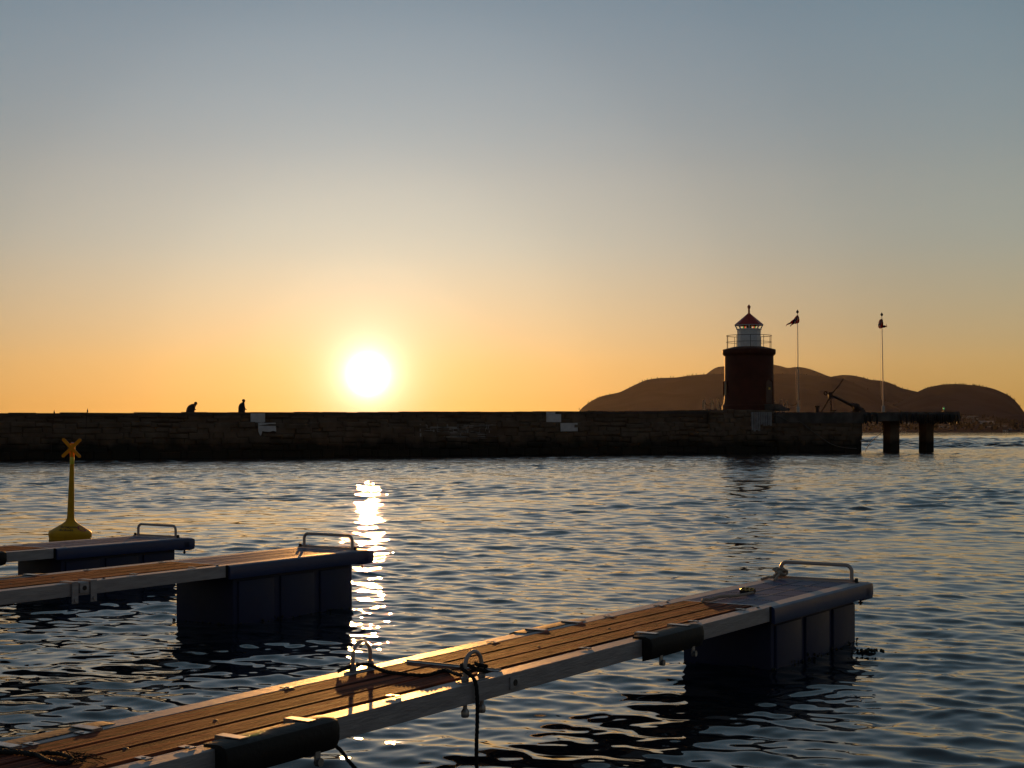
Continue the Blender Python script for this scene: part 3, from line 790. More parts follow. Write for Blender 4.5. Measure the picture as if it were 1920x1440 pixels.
def flag(d, outline, strands, label):
    """outline: rows of (x_left, x_right, y) px from top to bottom - a limp folded flag with its cross, plus torn strands"""
    mb = MB(); rows = []; nc = 12
    col = {}
    for i in range(len(outline) - 1):
        (l0, r0, y0), (l1, r1, y1) = outline[i], outline[i + 1]
        for q in np.linspace(0, 1, 5)[: 5 if i == len(outline) - 2 else 4]:
            rows.append((l0 + (l1 - l0) * q, r0 + (r1 - r0) * q, y0 + (y1 - y0) * q))
    vs = []; cols = []
    for i, (l, r, y) in enumerate(rows):
        for j in range(nc + 1):
            u = j / nc; x = l + (r - l) * u; p = px_at(x, y + .8 * math.sin(u * 5), d)
            p.y += .16 * math.sin(u * 9 + i * .15) - .12
            vs.append(p); vflag = i / (len(rows) - 1)
            uu, vv = u, vflag + .35 * (u - .5)
            red, blu, wht = (.42, .012, .015), (.012, .02, .12), (.62, .6, .58)
            d1 = min(abs(vv - .5) / .9, abs(uu - .36) / 1.0)
            cols.append(blu if d1 < .07 else wht if d1 < .14 else red)
    fs = [(i * (nc + 1) + j, i * (nc + 1) + j + 1, (i + 1) * (nc + 1) + j + 1, (i + 1) * (nc + 1) + j) for i in range(len(rows) - 1) for j in range(nc)]
    mb.add(vs, fs)
    for pts, w0 in strands:
        P = smooth([px_at(x, y, d) + Vector((0, -.12 + .05 * math.sin(k), 0)) for k, (x, y) in enumerate(pts)], .06)
        o = len(mb.v); v2 = []
        for k, p in enumerate(P):
            ww = w0 * U * (1 - .75 * k / (len(P) - 1)); dz = Vector((0, .04 * math.sin(k * .9), ww / 2)); v2 += [p + dz, p - dz]
            c = (.012, .02, .10) if k % 7 < 4 else (.40, .012, .015)
            cols += [c, c]
        mb.add(v2, [(2 * k, 2 * k + 2, 2 * k + 3, 2 * k + 1) for k in range(len(P) - 1)])
    o = mb.build('flag', M_flag, smooth_=True, recalc=False)
    ca = o.data.color_attributes.new('cloth', 'FLOAT_COLOR', 'POINT')
    for i, c in enumerate(cols): ca.data[i].color = (*c, 1)
    sm = o.modifiers.new('thickness', 'SOLIDIFY'); sm.thickness = .012
    return tag(o, label, 'flag')


_, b1, v1, d1 = flagpole(1496.2, 774.2, 1495.3, 587.5, 1.2, 'white flagpole just right of the lighthouse')
_, b2, v2, d2 = flagpole(1656.0, 771.5, 1653.3, 592.5, 1.0, 'white flagpole on the pier deck over the first pillar')
flag(d1, [(1494, 1495.6, 591), (1491, 1497, 594), (1488, 1498, 599), (1487.5, 1498, 603), (1487, 1497, 606.8)],
     [([(1490, 602), (1484, 605), (1479, 607), (1475, 609), (1473, 612)], 5), ([(1489, 604), (1485, 608), (1481, 611.5)], 5), ([(1491, 599), (1485, 602), (1480, 606), (1477, 608)], 4), ([(1489, 605), (1484, 609), (1482, 612)], 4)],
     'torn red flag with blue and white cross streaming left')
flag(d2, [(1651.5, 1653.6, 598), (1648.5, 1654.3, 600), (1647.5, 1655, 605), (1646.5, 1655, 611), (1648.5, 1655, 615.6)],
     [([(1654, 612.5), (1658, 613), (1661, 611), (1661.5, 607.5)], 4), ([(1655, 612), (1659, 612.5), (1663, 611)], 4), ([(1655, 611.5), (1659, 611), (1663, 613.5)], 2.5)],
     'limp torn red flag with blue and white cross hanging on the right pole')

# ------------------------------------------------------------------ anchor, chain, bollard, cables
s, d = bw_s(1560, 1.2); AP = lambda x, y, n=1.2: (lambda sd: bw(sd[0], n, zpx(y, sd[1])))(bw_s(x, n))
an = thing('anchor', 'big old anchor lying propped up on the quay right of the flagpole', 'anchor', AP(1580, 773.4), 0)
A0 = an.location.copy(); q = lambda x, y, n=1.2: AP(x, y, n) - A0
mb = MB(); mb.tube([q(1549, 735), q(1552, 737.2), q(1575, 749), q(1604, 763.5)], [.08, .085, .11, .15], 8); mb.build('shank', M_iron, an, True)
mb = MB(); mb.tube(smooth([q(1580.8, 709), q(1579.5, 713), q(1571, 725), q(1559.5, 739), q(1549, 757), q(1542, 769), q(1537.5, 773)], .1), .065, 8); mb.build('stock', M_iron, an, True)
mb = MB()
cc = q(1551.5, 738)
mb.tube([cc + Vector((.17 * math.cos(a) - .12, .1, .17 * math.sin(a) + .05)) for a in np.linspace(0, 2 * math.pi, 16)[:-1]], .06, 6, closed=True); mb.build('ring', M_iron, an, True)
mb = MB(); mb.box(-.2, .2, -.2, .2, -.25, .25, .05, Matrix.Translation(q(1557, 740))); mb.build('stock_key', M_iron, an)
mb = MB()   # crown and arms with flukes
cr_ = q(1605, 763)
mb.tube(smooth([cr_ + Vector((-.2, -.9, .15)), cr_ + Vector((.2, -.35, -.15)), cr_ + Vector((.35, 0, -.2)), cr_ + Vector((.2, .5, -.05)), cr_ + Vector((-.1, 1.2, .3))], .1), .20, 8)
mb.tube([q(1600, 760.5), q(1606, 763.5), q(1611, 768)], [.24, .42, .3], 10); mb.build('crown', M_iron, an, True)
for pts in ([(1600, 761), (1604, 757.5), (1611, 757.5), (1612, 761), (1607, 766), (1601, 766)],):
    mb = MB(); k = [q(x, y, .6) for x, y in pts]; mb.add(k + [p + Vector((0, .25, 0)) for p in k], [tuple(range(6)), tuple(range(11, 5, -1))] + [(i, (i + 1) % 6, 6 + (i + 1) % 6, 6 + i) for i in range(6)]); mb.build('fluke', M_iron, an)
mb = MB(); k = [q(1610, 759.5, 2.4), q(1612, 758.3, 2.4), q(1612.5, 758.8, 2.4), q(1609, 766, 2.2)]
mb.add(k + [p + Vector((.02, .2, 0)) for p in k], [(0, 1, 2, 3), (7, 6, 5, 4)] + [(i, (i + 1) % 4, 4 + (i + 1) % 4, 4 + i) for i in range(4)]); mb.build('fluke', M_iron, an)
sb_, db_ = bw_s(1611, 1.2); mb = MB(); mb.box(-.45, .45, -.4, .5, 0, .28, .06); mb.box(-.3, .35, -.3, .3, .28, .46, .06)
o = mb.build('stone_block', M_stonecap, loc=AP(1611, 773.1)); o.rotation_euler = (0, 0, BWA); tag(o, 'rough grey stone block propping the anchor crown', 'block')
mb = MB(); top_c, bot_c = AP(1557.5, 745.5), AP(1558.5, 773.5); nl = 11
for k in range(nl):
    c = top_c.lerp(bot_c, (k + .5) / nl); hl = (top_c - bot_c).length / nl * .62
    ax = Vector((1, 0, 0)) if k % 2 else Vector((.35, .93, 0))
    mb.tube([c + ax * (.085 * math.cos(a)) + Vector((0, 0, hl * math.sin(a))) for a in np.linspace(0, 2 * math.pi, 12)[:-1]], .026, 6, closed=True)
o = mb.build('anchor_chain', M_iron, smooth_=True); tag(o, 'heavy chain hanging from the anchor ring to the quay', 'chain')
mb = MB(); mb.lathe([(.17, 0), (.165, .1), (.15, .45), (.16, .52), (.23, .56), (.24, .66), (.2, .69)], 16); o = mb.build('bollard', M_iron, loc=AP(1532, 774.3), smooth_=True); tag(o, 'flared iron bollard at the foot of the anchor stock', 'bollard')
mb = MB(); mb.lathe([(.12, 0), (.12, .05), (.07, .1), (.07, .16)], 10); mb.box(-.3, .3, -.06, .06, .16, .26, .03); o = mb.build('mooring_cleat', M_iron, loc=AP(1563, 773.6)); o.rotation_euler = (0, 0, BWA); tag(o, 'low iron cleat on the quay under the anchor', 'cleat')
mb = MB(); mb.tube(smooth([AP(x, y, n) for x, y, n in ((1451, 778.5, -.1), (1460, 779.5, -.28), (1470, 785, -.28), (1482, 790.5, -.3), (1500, 791, -.3), (1520, 806, -.32), (1545, 824, -.36), (1562, 834, -.36), (1582, 839, -.36), (1606, 841, -.36))], .25), .032, 6)
o = mb.build('cable', mat('grey_cable', (.13, .12, .11), .7), smooth_=True); tag(o, 'thin pale cable drooping across the quay wall below the flagpole', 'cable')
mb = MB(); mb.tube(smooth([AP(1655.5, 807, 1.3), AP(1645, 818, 1.4), AP(1632, 830, 1.6), AP(1622, 846, 1.9)], .2), .03, 6)
o = mb.build('mooring_rope', M_ropegrey, smooth_=True); tag(o, 'slack rope running from the first pier pillar down to the water', 'rope')

# ------------------------------------------------------------------ people on the breakwater
def person(px, n, joints, edges, radii, coat, label, hair_c):
    s, d = bw_s(px, n); zg = ztop(s) - .78
    t = thing('person', label, 'person', bw(s, n, zg), BWA)
    me = bpy.data.meshes.new('body'); names = list(joints); idx = {k: i for i, k in enumerate(names)}
    me.from_pydata([joints[k] for k in names], [(idx[a], idx[b]) for a, b in edges], [])
    me.materials.append(M_cloth)
    o = bpy.data.objects.new('body', me); COL.objects.link(o); o.parent = t
    sk = o.modifiers.new('skin', 'SKIN'); sk.use_smooth_shade = True
    lay = me.skin_vertices[0].data if me.skin_vertices else None
    for k in names:
        r = radii[k]; lay[idx[k]].radius = r if isinstance(r, tuple) else (r, r)
    lay[0].use_root = True
    ss = o.modifiers.new('round', 'SUBSURF'); ss.levels = 2; ss.render_levels = 2
    mb = MB(); n_ = 20; vs = []; fs = []
    for (cx, z, rx, ry) in coat:
        for j in range(n_):
            a = 2 * math.pi * j / n_; vs.append((cx + rx * math.cos(a) * (1 + .04 * math.sin(3 * a + z * 9)), ry * math.sin(a), z))
    for i in range(len(coat) - 1):
        for j in range(n_): fs.append((i * n_ + j, i * n_ + (j + 1) % n_, (i + 1) * n_ + (j + 1) % n_, (i + 1) * n_ + j))
    mb.add(vs, fs); mb.build('coat', M_cloth, t, True)
    hd = Vector(joints['head']); mb = MB()
    mb.lathe([(.02, -.08), (.095, -.04), (.125, .0), (.118, .05), (.08, .10), (.015, .115)], 14, hd + Vector((-.02, 0, .03))); mb.build('hair', M_hair, t, True)


def figure(bend, head, hands, stride):
    """joint set facing +x; bend leans the torso forward (m at the neck)"""
    J = {'pelvis': (0, 0, .93), 'waist': (bend * .25, 0, 1.08), 'chest': (bend * .7, 0, 1.28), 'neck': (bend, 0, 1.45 - bend * .22), 'head': head, 'crown': (head[0] + .03, 0, head[2] + .07), 'nose': (head[0] + .125, 0, head[2] - .015)}
    Ed = [('pelvis', 'waist'), ('waist', 'chest'), ('chest', 'neck'), ('neck', 'head'), ('head', 'crown'), ('head', 'nose')]
    Ra = {'pelvis': (.15, .13), 'waist': (.15, .12), 'chest': (.18, .14), 'neck': .09, 'head': (.112, .105), 'crown': .085, 'nose': .022}
    for sd, nm in ((-1, 'a'), (1, 'b')):
        sx = bend * .82; sh = 1.37 - bend * .2
        J['sh' + nm] = (sx, sd * .19, sh); J['el' + nm] = (hands[0] * .35 + bend * .3, sd * .25, (sh + hands[2]) / 2 - .03); J['wr' + nm] = (hands[0] - .04, sd * hands[1], hands[2])
        J['pa' + nm] = (hands[0] + .02, sd * hands[1] * .85, hands[2] - .02)
        Ed += [('chest', 'sh' + nm), ('sh' + nm, 'el' + nm), ('el' + nm, 'wr' + nm), ('wr' + nm, 'pa' + nm)]
        Ra.update({'sh' + nm: .075, 'el' + nm: .055, 'wr' + nm: .036, 'pa' + nm: (.04, .022)})
        for f in range(5):
            a = -.03 + .015 * f if f < 4 else 0
            k = 'f%d%s' % (f, nm); J[k] = (hands[0] + (.085 + .01 * math.sin(f) if f < 4 else .03), sd * (hands[1] * .8 - .03), hands[2] - .03 + (a if f < 4 else .06))
            Ed.append(('pa' + nm, k)); Ra[k] = .010
        x = sd * stride
        J['hip' + nm] = (0, sd * .1, .88); J['kn' + nm] = (x * .5 + .04, sd * .1, .49); J['an' + nm] = (x, sd * .1, .09); J['to' + nm] = (x + .17, sd * .11, .035)
        Ed += [('pelvis', 'hip' + nm), ('hip' + nm, 'kn' + nm), ('kn' + nm, 'an' + nm), ('an' + nm, 'to' + nm)]
        Ra.update({'hip' + nm: .095, 'kn' + nm: .068, 'an' + nm: .046, 'to' + nm: .036})
    return J, Ed, Ra


J, Ed, Ra = figure(.36, (.44, 0, 1.44), (.34, .14, 1.02), .16)
person(356.5, 1.7, J, Ed, Ra, [(.05, .42, .27, .23), (.02, .62, .29, .25), (.0, .9, .32, .25), (.06, 1.1, .31, .26), (.14, 1.25, .29, .25), (.24, 1.36, .25, .21), (.32, 1.43, .17, .15)],
       'stooped person in a bulky dark coat leaning forward on the breakwater', None)
J, Ed, Ra = figure(.10, (.17, 0, 1.64), (.30, .08, 1.03), .05)
person(453.0, 1.7, J, Ed, Ra, [(.0, .38, .26, .22), (.0, .6, .26, .22), (.0, .95, .26, .22), (.01, 1.15, .255, .23), (.03, 1.34, .22, .22), (.07, 1.46, .16, .16), (.10, 1.53, .11, .11)],
       'upright person in a long dark coat with bowed head on the breakwater', None)

# ------------------------------------------------------------------ buoy
BD = 27.6; BU = BD / F
bp_ = px_at(131.5, Y0, BD); bu = thing('buoy', 'yellow buoy with a tall mast and an X topmark', 'buoy', (bp_.x, bp_.y, 0), 0)
bu.rotation_euler = (0, R(1.4), 0)
prof = [(34, -14), (37.5, -2), (38.3, 1), (38.2, 3), (39.2, 5), (39.4, 12), (38.4, 14.5), (33, 18), (24, 23.5), (15, 29), (10, 33), (7.6, 36.5), (6.9, 40), (6.5, 45)]
mb = MB(); mb.lathe([(r * BU, z * BU) for r, z in prof], 48); mb.build('float_body', M_yellow, bu, True)
mb = MB(); mb.lathe([(r * BU, z * BU) for r, z in [(6.5, 44), (5.6, 80), (4.4, 120), (3.9, 141)]], 24); mb.build('mast', M_yellow, bu, True)
mb = MB(); mb.lathe([(r * BU, z * BU) for r, z in [(3.8, 140.5), (4.1, 141), (4.0, 154), (3.8, 154.3)]], 24); mb.build('reflective_band', M_band, bu, True)
mb = MB(); mb.lathe([(r * BU, z * BU) for r, z in [(3.9, 154), (4.5, 160), (5.4, 168), (5.2, 176), (3.4, 180)]], 24); mb.build('mast_head', M_topmark, bu, True)
mb = MB(); mb.lathe([(r * BU, z * BU) for r, z in [(2.8, 179.5), (2.8, 181.3), (1.5, 182)]], 12); mb.build('mast_cap', mat('grey_cap', (.3, .3, .3), .5), bu, True)
cz = 171 * BU
for sg_ in (1, -1):
    mb = MB(); L_ = 24.3 * BU; wd = 3.0 * BU; n = 10; poly = []
    for k in range(n + 1): a = -math.pi / 2 + math.pi * k / n; poly.append((L_ - wd + wd * math.cos(a), wd * math.sin(a)))
    for k in range(n + 1): a = math.pi / 2 + math.pi * k / n; poly.append((-L_ + wd + wd * math.cos(a), wd * math.sin(a)))
    dv = Vector((math.cos(math.pi / 4), 0, sg_ * math.sin(math.pi / 4))); up = Vector((-sg_ * math.sin(math.pi / 4), 0, math.cos(math.pi / 4))) * 1.0
    mb.prism(poly, dv, up, (0, 2.2 * BU, 0), (0, (-6.6 if sg_ > 0 else -6.9) * BU, cz)); mb.build('topmark_arm', M_topmark, bu)


def cone_r(z):
    zz = z / BU
    for (r0, z0), (r1, z1) in zip(prof[:-1], prof[1:]):
        if z0 <= zz <= z1: return (r0 + (r1 - r0) * (zz - z0) / (z1 - z0)) * BU
    return 20 * BU


def letter_on_buoy(body, size, zc, xoff):
    cu = bpy.data.curves.new('lettering', 'FONT'); cu.body = body; cu.size = size; cu.align_x = 'CENTER'; cu.space_character = 1.12; cu.resolution_u = 2; cu.offset = .0022
    to = bpy.data.objects.new('lettering_source', cu); COL.objects.link(to)
    me = bpy.data.meshes.new_from_object(to.evaluated_get(bpy.context.evaluated_depsgraph_get())); bpy.data.objects.remove(to); bpy.data.curves.remove(cu)
    fa = math.atan2(-bp_.y, -bp_.x)
    for v in me.vertices:
        z = zc + v.co.y * .62; r = cone_r(z) + .004; a = fa + (v.co.x + xoff) / (cone_r(zc) + .004)
        v.co = (r * math.cos(a), r * math.sin(a), z)
    me.name = 'lettering'; me.materials.append(M_ink); o = bpy.data.objects.new('lettering', me); COL.objects.link(o); o.parent = bu


letter_on_buoy('Fortøyning', .078, 22.6 * BU, -.03); letter_on_buoy('forbudt', .078, 17.4 * BU, -.085)
mb = MB(); fa = math.atan2(-bp_.y, -bp_.x)
def disc_pt(u_, v_):
    z = (21.0 + v_ * 4.6) * BU; r = cone_r(z) + .004; a = fa + (20.5 + u_ * 8) * BU / (26 * BU); return (r * math.cos(a), r * math.sin(a), z)
rim = [(math.cos(a), math.sin(a)) for a in np.linspace(0, 2 * math.pi, 25)[:-1]]
vs = [disc_pt(u_, v_) for u_, v_ in rim] + [disc_pt(u_ * .72, v_ * .72) for u_, v_ in rim]
mb.add(vs, [(i, (i + 1) % 24, 24 + (i + 1) % 24, 24 + i) for i in range(24)])
mb.add([disc_pt(*p) for p in ((-.62, .5), (-.5, .62), (.62, -.5), (.5, -.62))], [(0, 1, 2, 3)])
mb.build('prohibition_sign', M_signred, bu)

# ------------------------------------------------------------------ finger jetties
TH = .5788; ST, CT = math.sin(TH), math.cos(TH); W = .9178
TIPS = [((3.3551, 14.2827), .5466, -.0075), ((-1.5777, 17.152), .6264, -.0065), ((-4.2498, 20.3348), .537, 0.0)]
FRZ = math.atan2(-CT, -ST)
LEN = 13.0; CAPU = 2.30; BW_ = .125; BH = .118


def u_at(k, px, v=0.):
    (X, d), h, s = TIPS[k]; X -= CT * v; d += ST * v; t = (px - 960) / F
    return (X - t * d) / (ST - t * CT)


def deck_uv(k, px, py, dz=0.):
    """deck position (u, v) under a picture point"""
    (X, d), h, s = TIPS[k]; z = h + dz; u = 5.
    for _ in range(6):
        z = h + s * u + dz; dd = F * (H - z) / (py - Y0); x = (px - 960) / F * dd
        u = (X - x) * ST + (d - dd) * CT; v = (X - x) * CT - (d - dd) * ST
    return u, v


def P3(u, v, z=0.): return Vector((u, -v, z))     # jetty frame: x back along the jetty, -y across


wood_len_prof = None


def plank(mb, v0, v1, u0, u1, z):
    """one board with fine anti-slip grooves along it"""
    n = 9; pr_ = [(v0, z - .028), (v0, z - .004), (v0 + .004, z)]
    for k in range(n):
        a = v0 + .008 + (v1 - v0 - .016) * k / n; b = v0 + .008 + (v1 - v0 - .016) * (k + 1) / n; w_ = b - a
        pr_ += [(a + w_ * .12, z), (a + w_ * .66, z), (a + w_ * .72, z - .008), (a + w_ * .94, z - .008)]
    pr_ += [(v1 - .004, z), (v1, z - .004), (v1, z - .028)]
    mb.prism(pr_, (0, -1, 0), (0, 0, 1), (u1 - u0, 0, 0), (u0, 0, 0))


def hook_clip(mb, u, near, w_=.045):
    """bent clamp plate over the inner edge of a side beam"""
    v_in = BW_ if near else W - BW_; sg_ = 1 if near else -1
    a, b = v_in + sg_ * .035, v_in - sg_ * .035
    mb.box(u - w_ / 2, u + w_ / 2, -a, -b, .0055, .0085, .001)
    mb.box(u - w_ / 2, u + w_ / 2, -(b), -(b - sg_ * .006), .001, .0085, .001)
    mb.tube([(u, -(v_in - sg_ * .005), .008), (u, -(v_in - sg_ * .005), .012)], .011, 8)


def fender(parent, u0, u1, near):
    """black rubber bumper strapped over a side beam"""
    sg_ = -1 if near else 1; ve = 0. if near else W      # outer face
    o0, o1 = ve + sg_ * .004, ve + sg_ * .085
    mb = MB(); pts = []
    n = 6; rc = .05
    # plan outline with one rounded end (towards the tip) and vertical rounding
    tz = .022 if near else .007
    prof_ = [(ve - sg_ * .07, tz - .002), (ve + sg_ * .03, tz), (ve + sg_ * .07, tz - .014), (o1, -.03), (o1, -.09), (ve + sg_ * .06, -.135), (o0, -.15), (o0, .0035), (ve - sg_ * .07, .0035)]
    us = [u0, u0 + .015, u0 + .05, u0 + .10, u1 - .02, u1]; sc_ = [.35, .75, .95, 1, 1, .96]
    vs = []; k = len(prof_)
    for uu, q_ in zip(us, sc_):
        for v_, z_ in prof_:
            vv = ve + (v_ - ve) * q_ if (v_ - ve) * sg_ > 0 else v_
            zz = -.06 + (z_ + .06) * (.8 + .2 * q_); vs.append((uu, -vv, zz))
    fs = [(i * k + j, i * k + (j + 1) % k, (i + 1) * k + (j + 1) % k, (i + 1) * k + j) for i in range(len(us) - 1) for j in range(k)]
    fs += [tuple(range(k)), tuple((len(us) - 1) * k + j for j in range(k))[::-1]]
    mb.add(vs, fs); f = mb.build('fender', M_rubber, parent, True)
    for uu in (u0 + (u1 - u0) * .22, u0 + (u1 - u0) * .80):
        mb = MB(); a, b = ve - sg_ * (BW_ + .01), ve + sg_ * .03
        mb.box(uu - .03, uu + .03, -a, -b, tz + .001, tz + .006, .002); mb.box(uu - .03, uu + .03, -(a), -(a + sg_ * .01), .002, tz + .006, .002)
        mb.build('strap', M_steel, f); mb = MB(); mb.box(uu - .02, uu + .02, -(ve + sg_ * .055), -(ve + sg_ * .067), -.19, -.10, .003)
        mb.tube([(uu, -(ve + sg_ * .055), -.175), (uu, -(ve + sg_ * .085), -.175)], .022, 10); mb.build('lug', M_steel, f)


def arc_handle(parent, p0, p1, hgt, r, rc, name='handle', m=None):
    p0, p1 = Vector(p0), Vector(p1); e = (p1 - p0).normalized(); up = Vector((0, 0, 1)); n = 8; pts = [p0, p0 + up * (hgt - rc)]
    for k in range(1, n + 1): a = math.pi / 2 * k / n; pts.append(p0 + up * (hgt - rc) + e * rc * (1 - math.cos(a)) + up * rc * math.sin(a))
    for k in range(0, n + 1): a = math.pi / 2 * k / n; pts.append(p1 + up * (hgt - rc) - e * rc * (1 - math.sin(a)) + up * rc * math.cos(a))
    pts.append(p1); mb = MB(); mb.tube(pts, r, 10); return mb.build(name, m or M_handle, parent, True)


M_handle = mat('grey_painted_tube', (.46, .39, .35), .42, metal=.2)


def float_shape(u0, u1, v0, v1, z0, z1):
    """blue float with recessed ribs along the sides"""
    mb = MB(); mb.box(u0, u1, -v0, -v1, z0, z1, .03)
    n = 3; L_ = (u1 - u0)
    for k in range(n):
        a, b = u0 + L_ * (k + .06) / n, u0 + L_ * (k + .90) / n
        for v_, sg_ in ((v0, -1), (v1, 1)): mb.box(a, b, -(v_ - sg_ * .01), -(v_ + sg_ * .022), z0 + .05, z1 - .05, .018)
    return mb


def jetty(k, label):
    (X, d), h, s = TIPS[k]
    t = thing('finger_jetty', label, 'jetty', (X, d, h), FRZ, None)
    t.rotation_euler = (0, -s, FRZ)
    t['group'] = 'finger jetties in the foreground'
    # boards
    inner = W - 2 * BW_; gap = .026; pwid = (inner - 3 * gap - .040) / 3
    for i in range(3):
        mb = MB(); v0 = BW_ + .040 + i * (pwid + gap); cuts = [CAPU + .02, LEN]
        plank(mb, v0, v0 + pwid, cuts[0], cuts[1], .004); mb.build('plank', M_wood, t)
    for near in (True, False):
        v0, v1 = (0, BW_) if near else (W - BW_, W)
        mb = MB(); mb.box(.25, LEN, -v0, -v1, -BH, 0, .004); mb.build('side_beam', M_alu, t)
    mb = MB()
    for u in np.arange(CAPU + .5, LEN, 1.2): mb.box(u, u + .06, -BW_, -(W - BW_), -.09, -.036)
    mb.build('cross_members', M_alu, t)
    # blue end cap wraps the beams and the tip
    mb = MB()
    for near in (True, False):
        ve, sg_ = (0, -1) if near else (W, 1)
        pr_ = [(ve + sg_ * .034, -.03), (ve + sg_ * .028, -.012), (ve + sg_ * .006, .0), (ve + sg_ * .002, .0), (ve + sg_ * .002, -.13), (ve + sg_ * .028, -.14), (ve + sg_ * .034, -.125)]
        mb.prism(pr_, (0, -1, 0), (0, 0, 1), (CAPU - .1, 0, 0), (.1, 0, 0))
    mb.box(-.02, .24, .034, -(W + .034), -.165, -.004, .045)
    mb.build('end_cap', M_blue, t, True)
    mb = MB(); mb.box(CAPU + .001, CAPU + .03, .006, -.002, -.125, .003, .002); mb.box(CAPU + .001, CAPU + .03, -(W - .002), -(W + .006), -.125, .003, .002); mb.build('rubber_seal', M_rubber, t)
    zw = -h - .35
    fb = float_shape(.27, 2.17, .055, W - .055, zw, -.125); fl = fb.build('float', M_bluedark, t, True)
    # growth along the waterline
    wd = MB(); rr_ = random.Random(20 + k)
    for _ in range(260):
        side = rr_.random(); zz = -h - .018 + rr_.gauss(.0, .016) - s * 1.2
        if side < .45: p = (rr_.uniform(.25, 2.2), -(.03 + rr_.uniform(-.02, .02)), zz + rr_.random() ** 4 * .03)
        elif side < .65: p = (2.19 + rr_.uniform(-.02, .02), -rr_.uniform(.03, W - .03), zz)
        elif side < .85: p = (.25 + rr_.uniform(-.02, .02), -rr_.uniform(.03, W - .03), zz)
        else: p = (rr_.uniform(.25, 2.2), -(W - .03), zz)
        r_ = rr_.uniform(.005, .015); wd.lathe([(.2 * r_, -r_ * 1.4), (r_, 0), (.2 * r_, r_)], 5, p, rr_.random())
    wd.build('seaweed', M_weed, t)['kind'] = 'stuff'
    # grating between the beams
    g0, g1 = .27, CAPU - .01; gv0, gv1 = BW_ + .006, W - BW_ - .006
    mb = MB(); nv, nu = 26, 74
    for i in range(nv + 1): v_ = gv0 + (gv1 - gv0) * i / nv; mb.box(g0, g1, -(v_ - .0045), -(v_ + .0045), -.022, -.002)
    for i in range(nu + 1): u_ = g0 + (g1 - g0) * i / nu; mb.box(u_ - .0045, u_ + .0045, -gv0, -gv1, -.024, -.0045)
    mb.build('grating', M_grate, t)
    mb = MB()
    for i in range(1, 3): v_ = gv0 + (gv1 - gv0) * i / 3; mb.box(g0, g1, -(v_ - .012), -(v_ + .012), -.03, .0)
    for i in range(1, 5): u_ = g0 + (g1 - g0) * i / 5; mb.box(u_ - .010, u_ + .010, -gv0, -gv1, -.03, -.0006)
    mb.build('grating_frame', M_bluedark, t)
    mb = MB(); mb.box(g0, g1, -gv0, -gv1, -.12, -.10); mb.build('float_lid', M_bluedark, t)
    mb = MB(); mb.box(CAPU - .012, CAPU + .014, -(BW_ + .002), -(W - BW_ - .002), -.03, .004, .002); mb.build('joint_strip', M_steel, t)
    # handle on its foot plate, with clamp knobs
    mb = MB(); mb.box(.195, .245, -.06, -(W - .06), .0025, .010, .002); mb.box(.195, .201, -.06, -(W - .06), .010, .028, .002); mb.build('foot_plate', M_handle, t)
    arc_handle(t, P3(.22, .10, .008), P3(.22, W - .115, .008), .154, .0175, .06)
    for v_ in (.055, W - .055):
        mb = MB(); mb.box(.20, .24, -(v_ - .02), -(v_ + .02), .002, .012, .002); mb.lathe([(.016, .012), (.018, .02), (.016, .042), (.010, .045)], 8, (.22, -v_, 0)); mb.build('knob', M_black, t, True)
    mb = MB(); mb.tube([(.10, -.06, -.15), (.10, -.06, -.215)], .012, 8); mb.lathe([(.022, -.2), (.022, -.185)], 6, (.10, -.06, 0)); mb.build('bolt', M_black, t)
    return t


J1 = jetty(0, 'nearest long finger jetty with wooden boards, ropes and two mooring bows')
J2 = jetty(1, 'middle finger jetty with wooden boards, its end close to the sun glitter')
J3 = jetty(2, 'farthest short-looking finger jetty with blue end, in front of the yellow buoy')

# ---- hardware of the nearest jetty
for a, b in ((u_at(0, 1307), u_at(0, 1203)), (u_at(0, 622), u_at(0, 402))): fender(J1, a, b, True)
for a, b in ((u_at(0, 1085, W), u_at(0, 970, W)), (u_at(0, 202, W), u_at(0, -60, W))): fender(J1, a, b, False)
def clips(k, near_px, far_px, J_):
    for px in near_px: mb = MB(); hook_clip(mb, u_at(k, px, BW_), True); mb.build('clip', M_steel, J_)
    for px in far_px: mb = MB(); hook_clip(mb, u_at(k, px, W - BW_), False); mb.build('clip', M_steel, J_)
clips(0, [736, 350, 1096, 1299, 1388, 268], [925, 1143, 1236, 540, 155, 60], J1)
for px, v_ in ((1421, .06), (1251, W - .06), (1142, .46), (404, .47), (236, .35), (1010, .42)):
    mb = MB(); u_ = u_at(0, px, v_); mb.lathe([(.016, 0), (.016, .006), (.010, .010), (.004, .012)], 8, (u_, -v_, -.004)); mb.build('bolt_head', M_black, J1, True)


def mooring_bow(J_, uc, v_, hgt=.17, half=.085):
    mb = MB(); pts = [(uc - half, -v_, -.20), (uc - half, -v_, hgt - half)]
    for k in range(1, 12): a = math.pi * k / 12; pts.append((uc - half * math.cos(a), -v_, hgt - half + half * math.sin(a)))
    pts += [(uc + half, -v_, hgt - half), (uc + half, -v_, -.20)]
    mb.tube(pts, .0125, 10); b = mb.build('mooring_bow', M_handle, J_, True)
    mb = MB(); mb.box(uc - half - .05, uc + half + .05, -(v_ - .03), -(v_ + .03), .001, .007, .002); mb.build('bow_plate', M_steel, b)
    for sg_ in (-1, 1):
        mb = MB(); mb.lathe([(.022, .007), (.024, .01), (.024, .03), (.016, .034), (.016, .045)], 10, (uc + sg_ * half, -v_, 0)); mb.lathe([(.02, -.20), (.024, -.19), (.024, -.165), (.015, -.15)], 8, (uc + sg_ * half, -v_, 0)); mb.build('nut', M_steel, b, True)
    return b


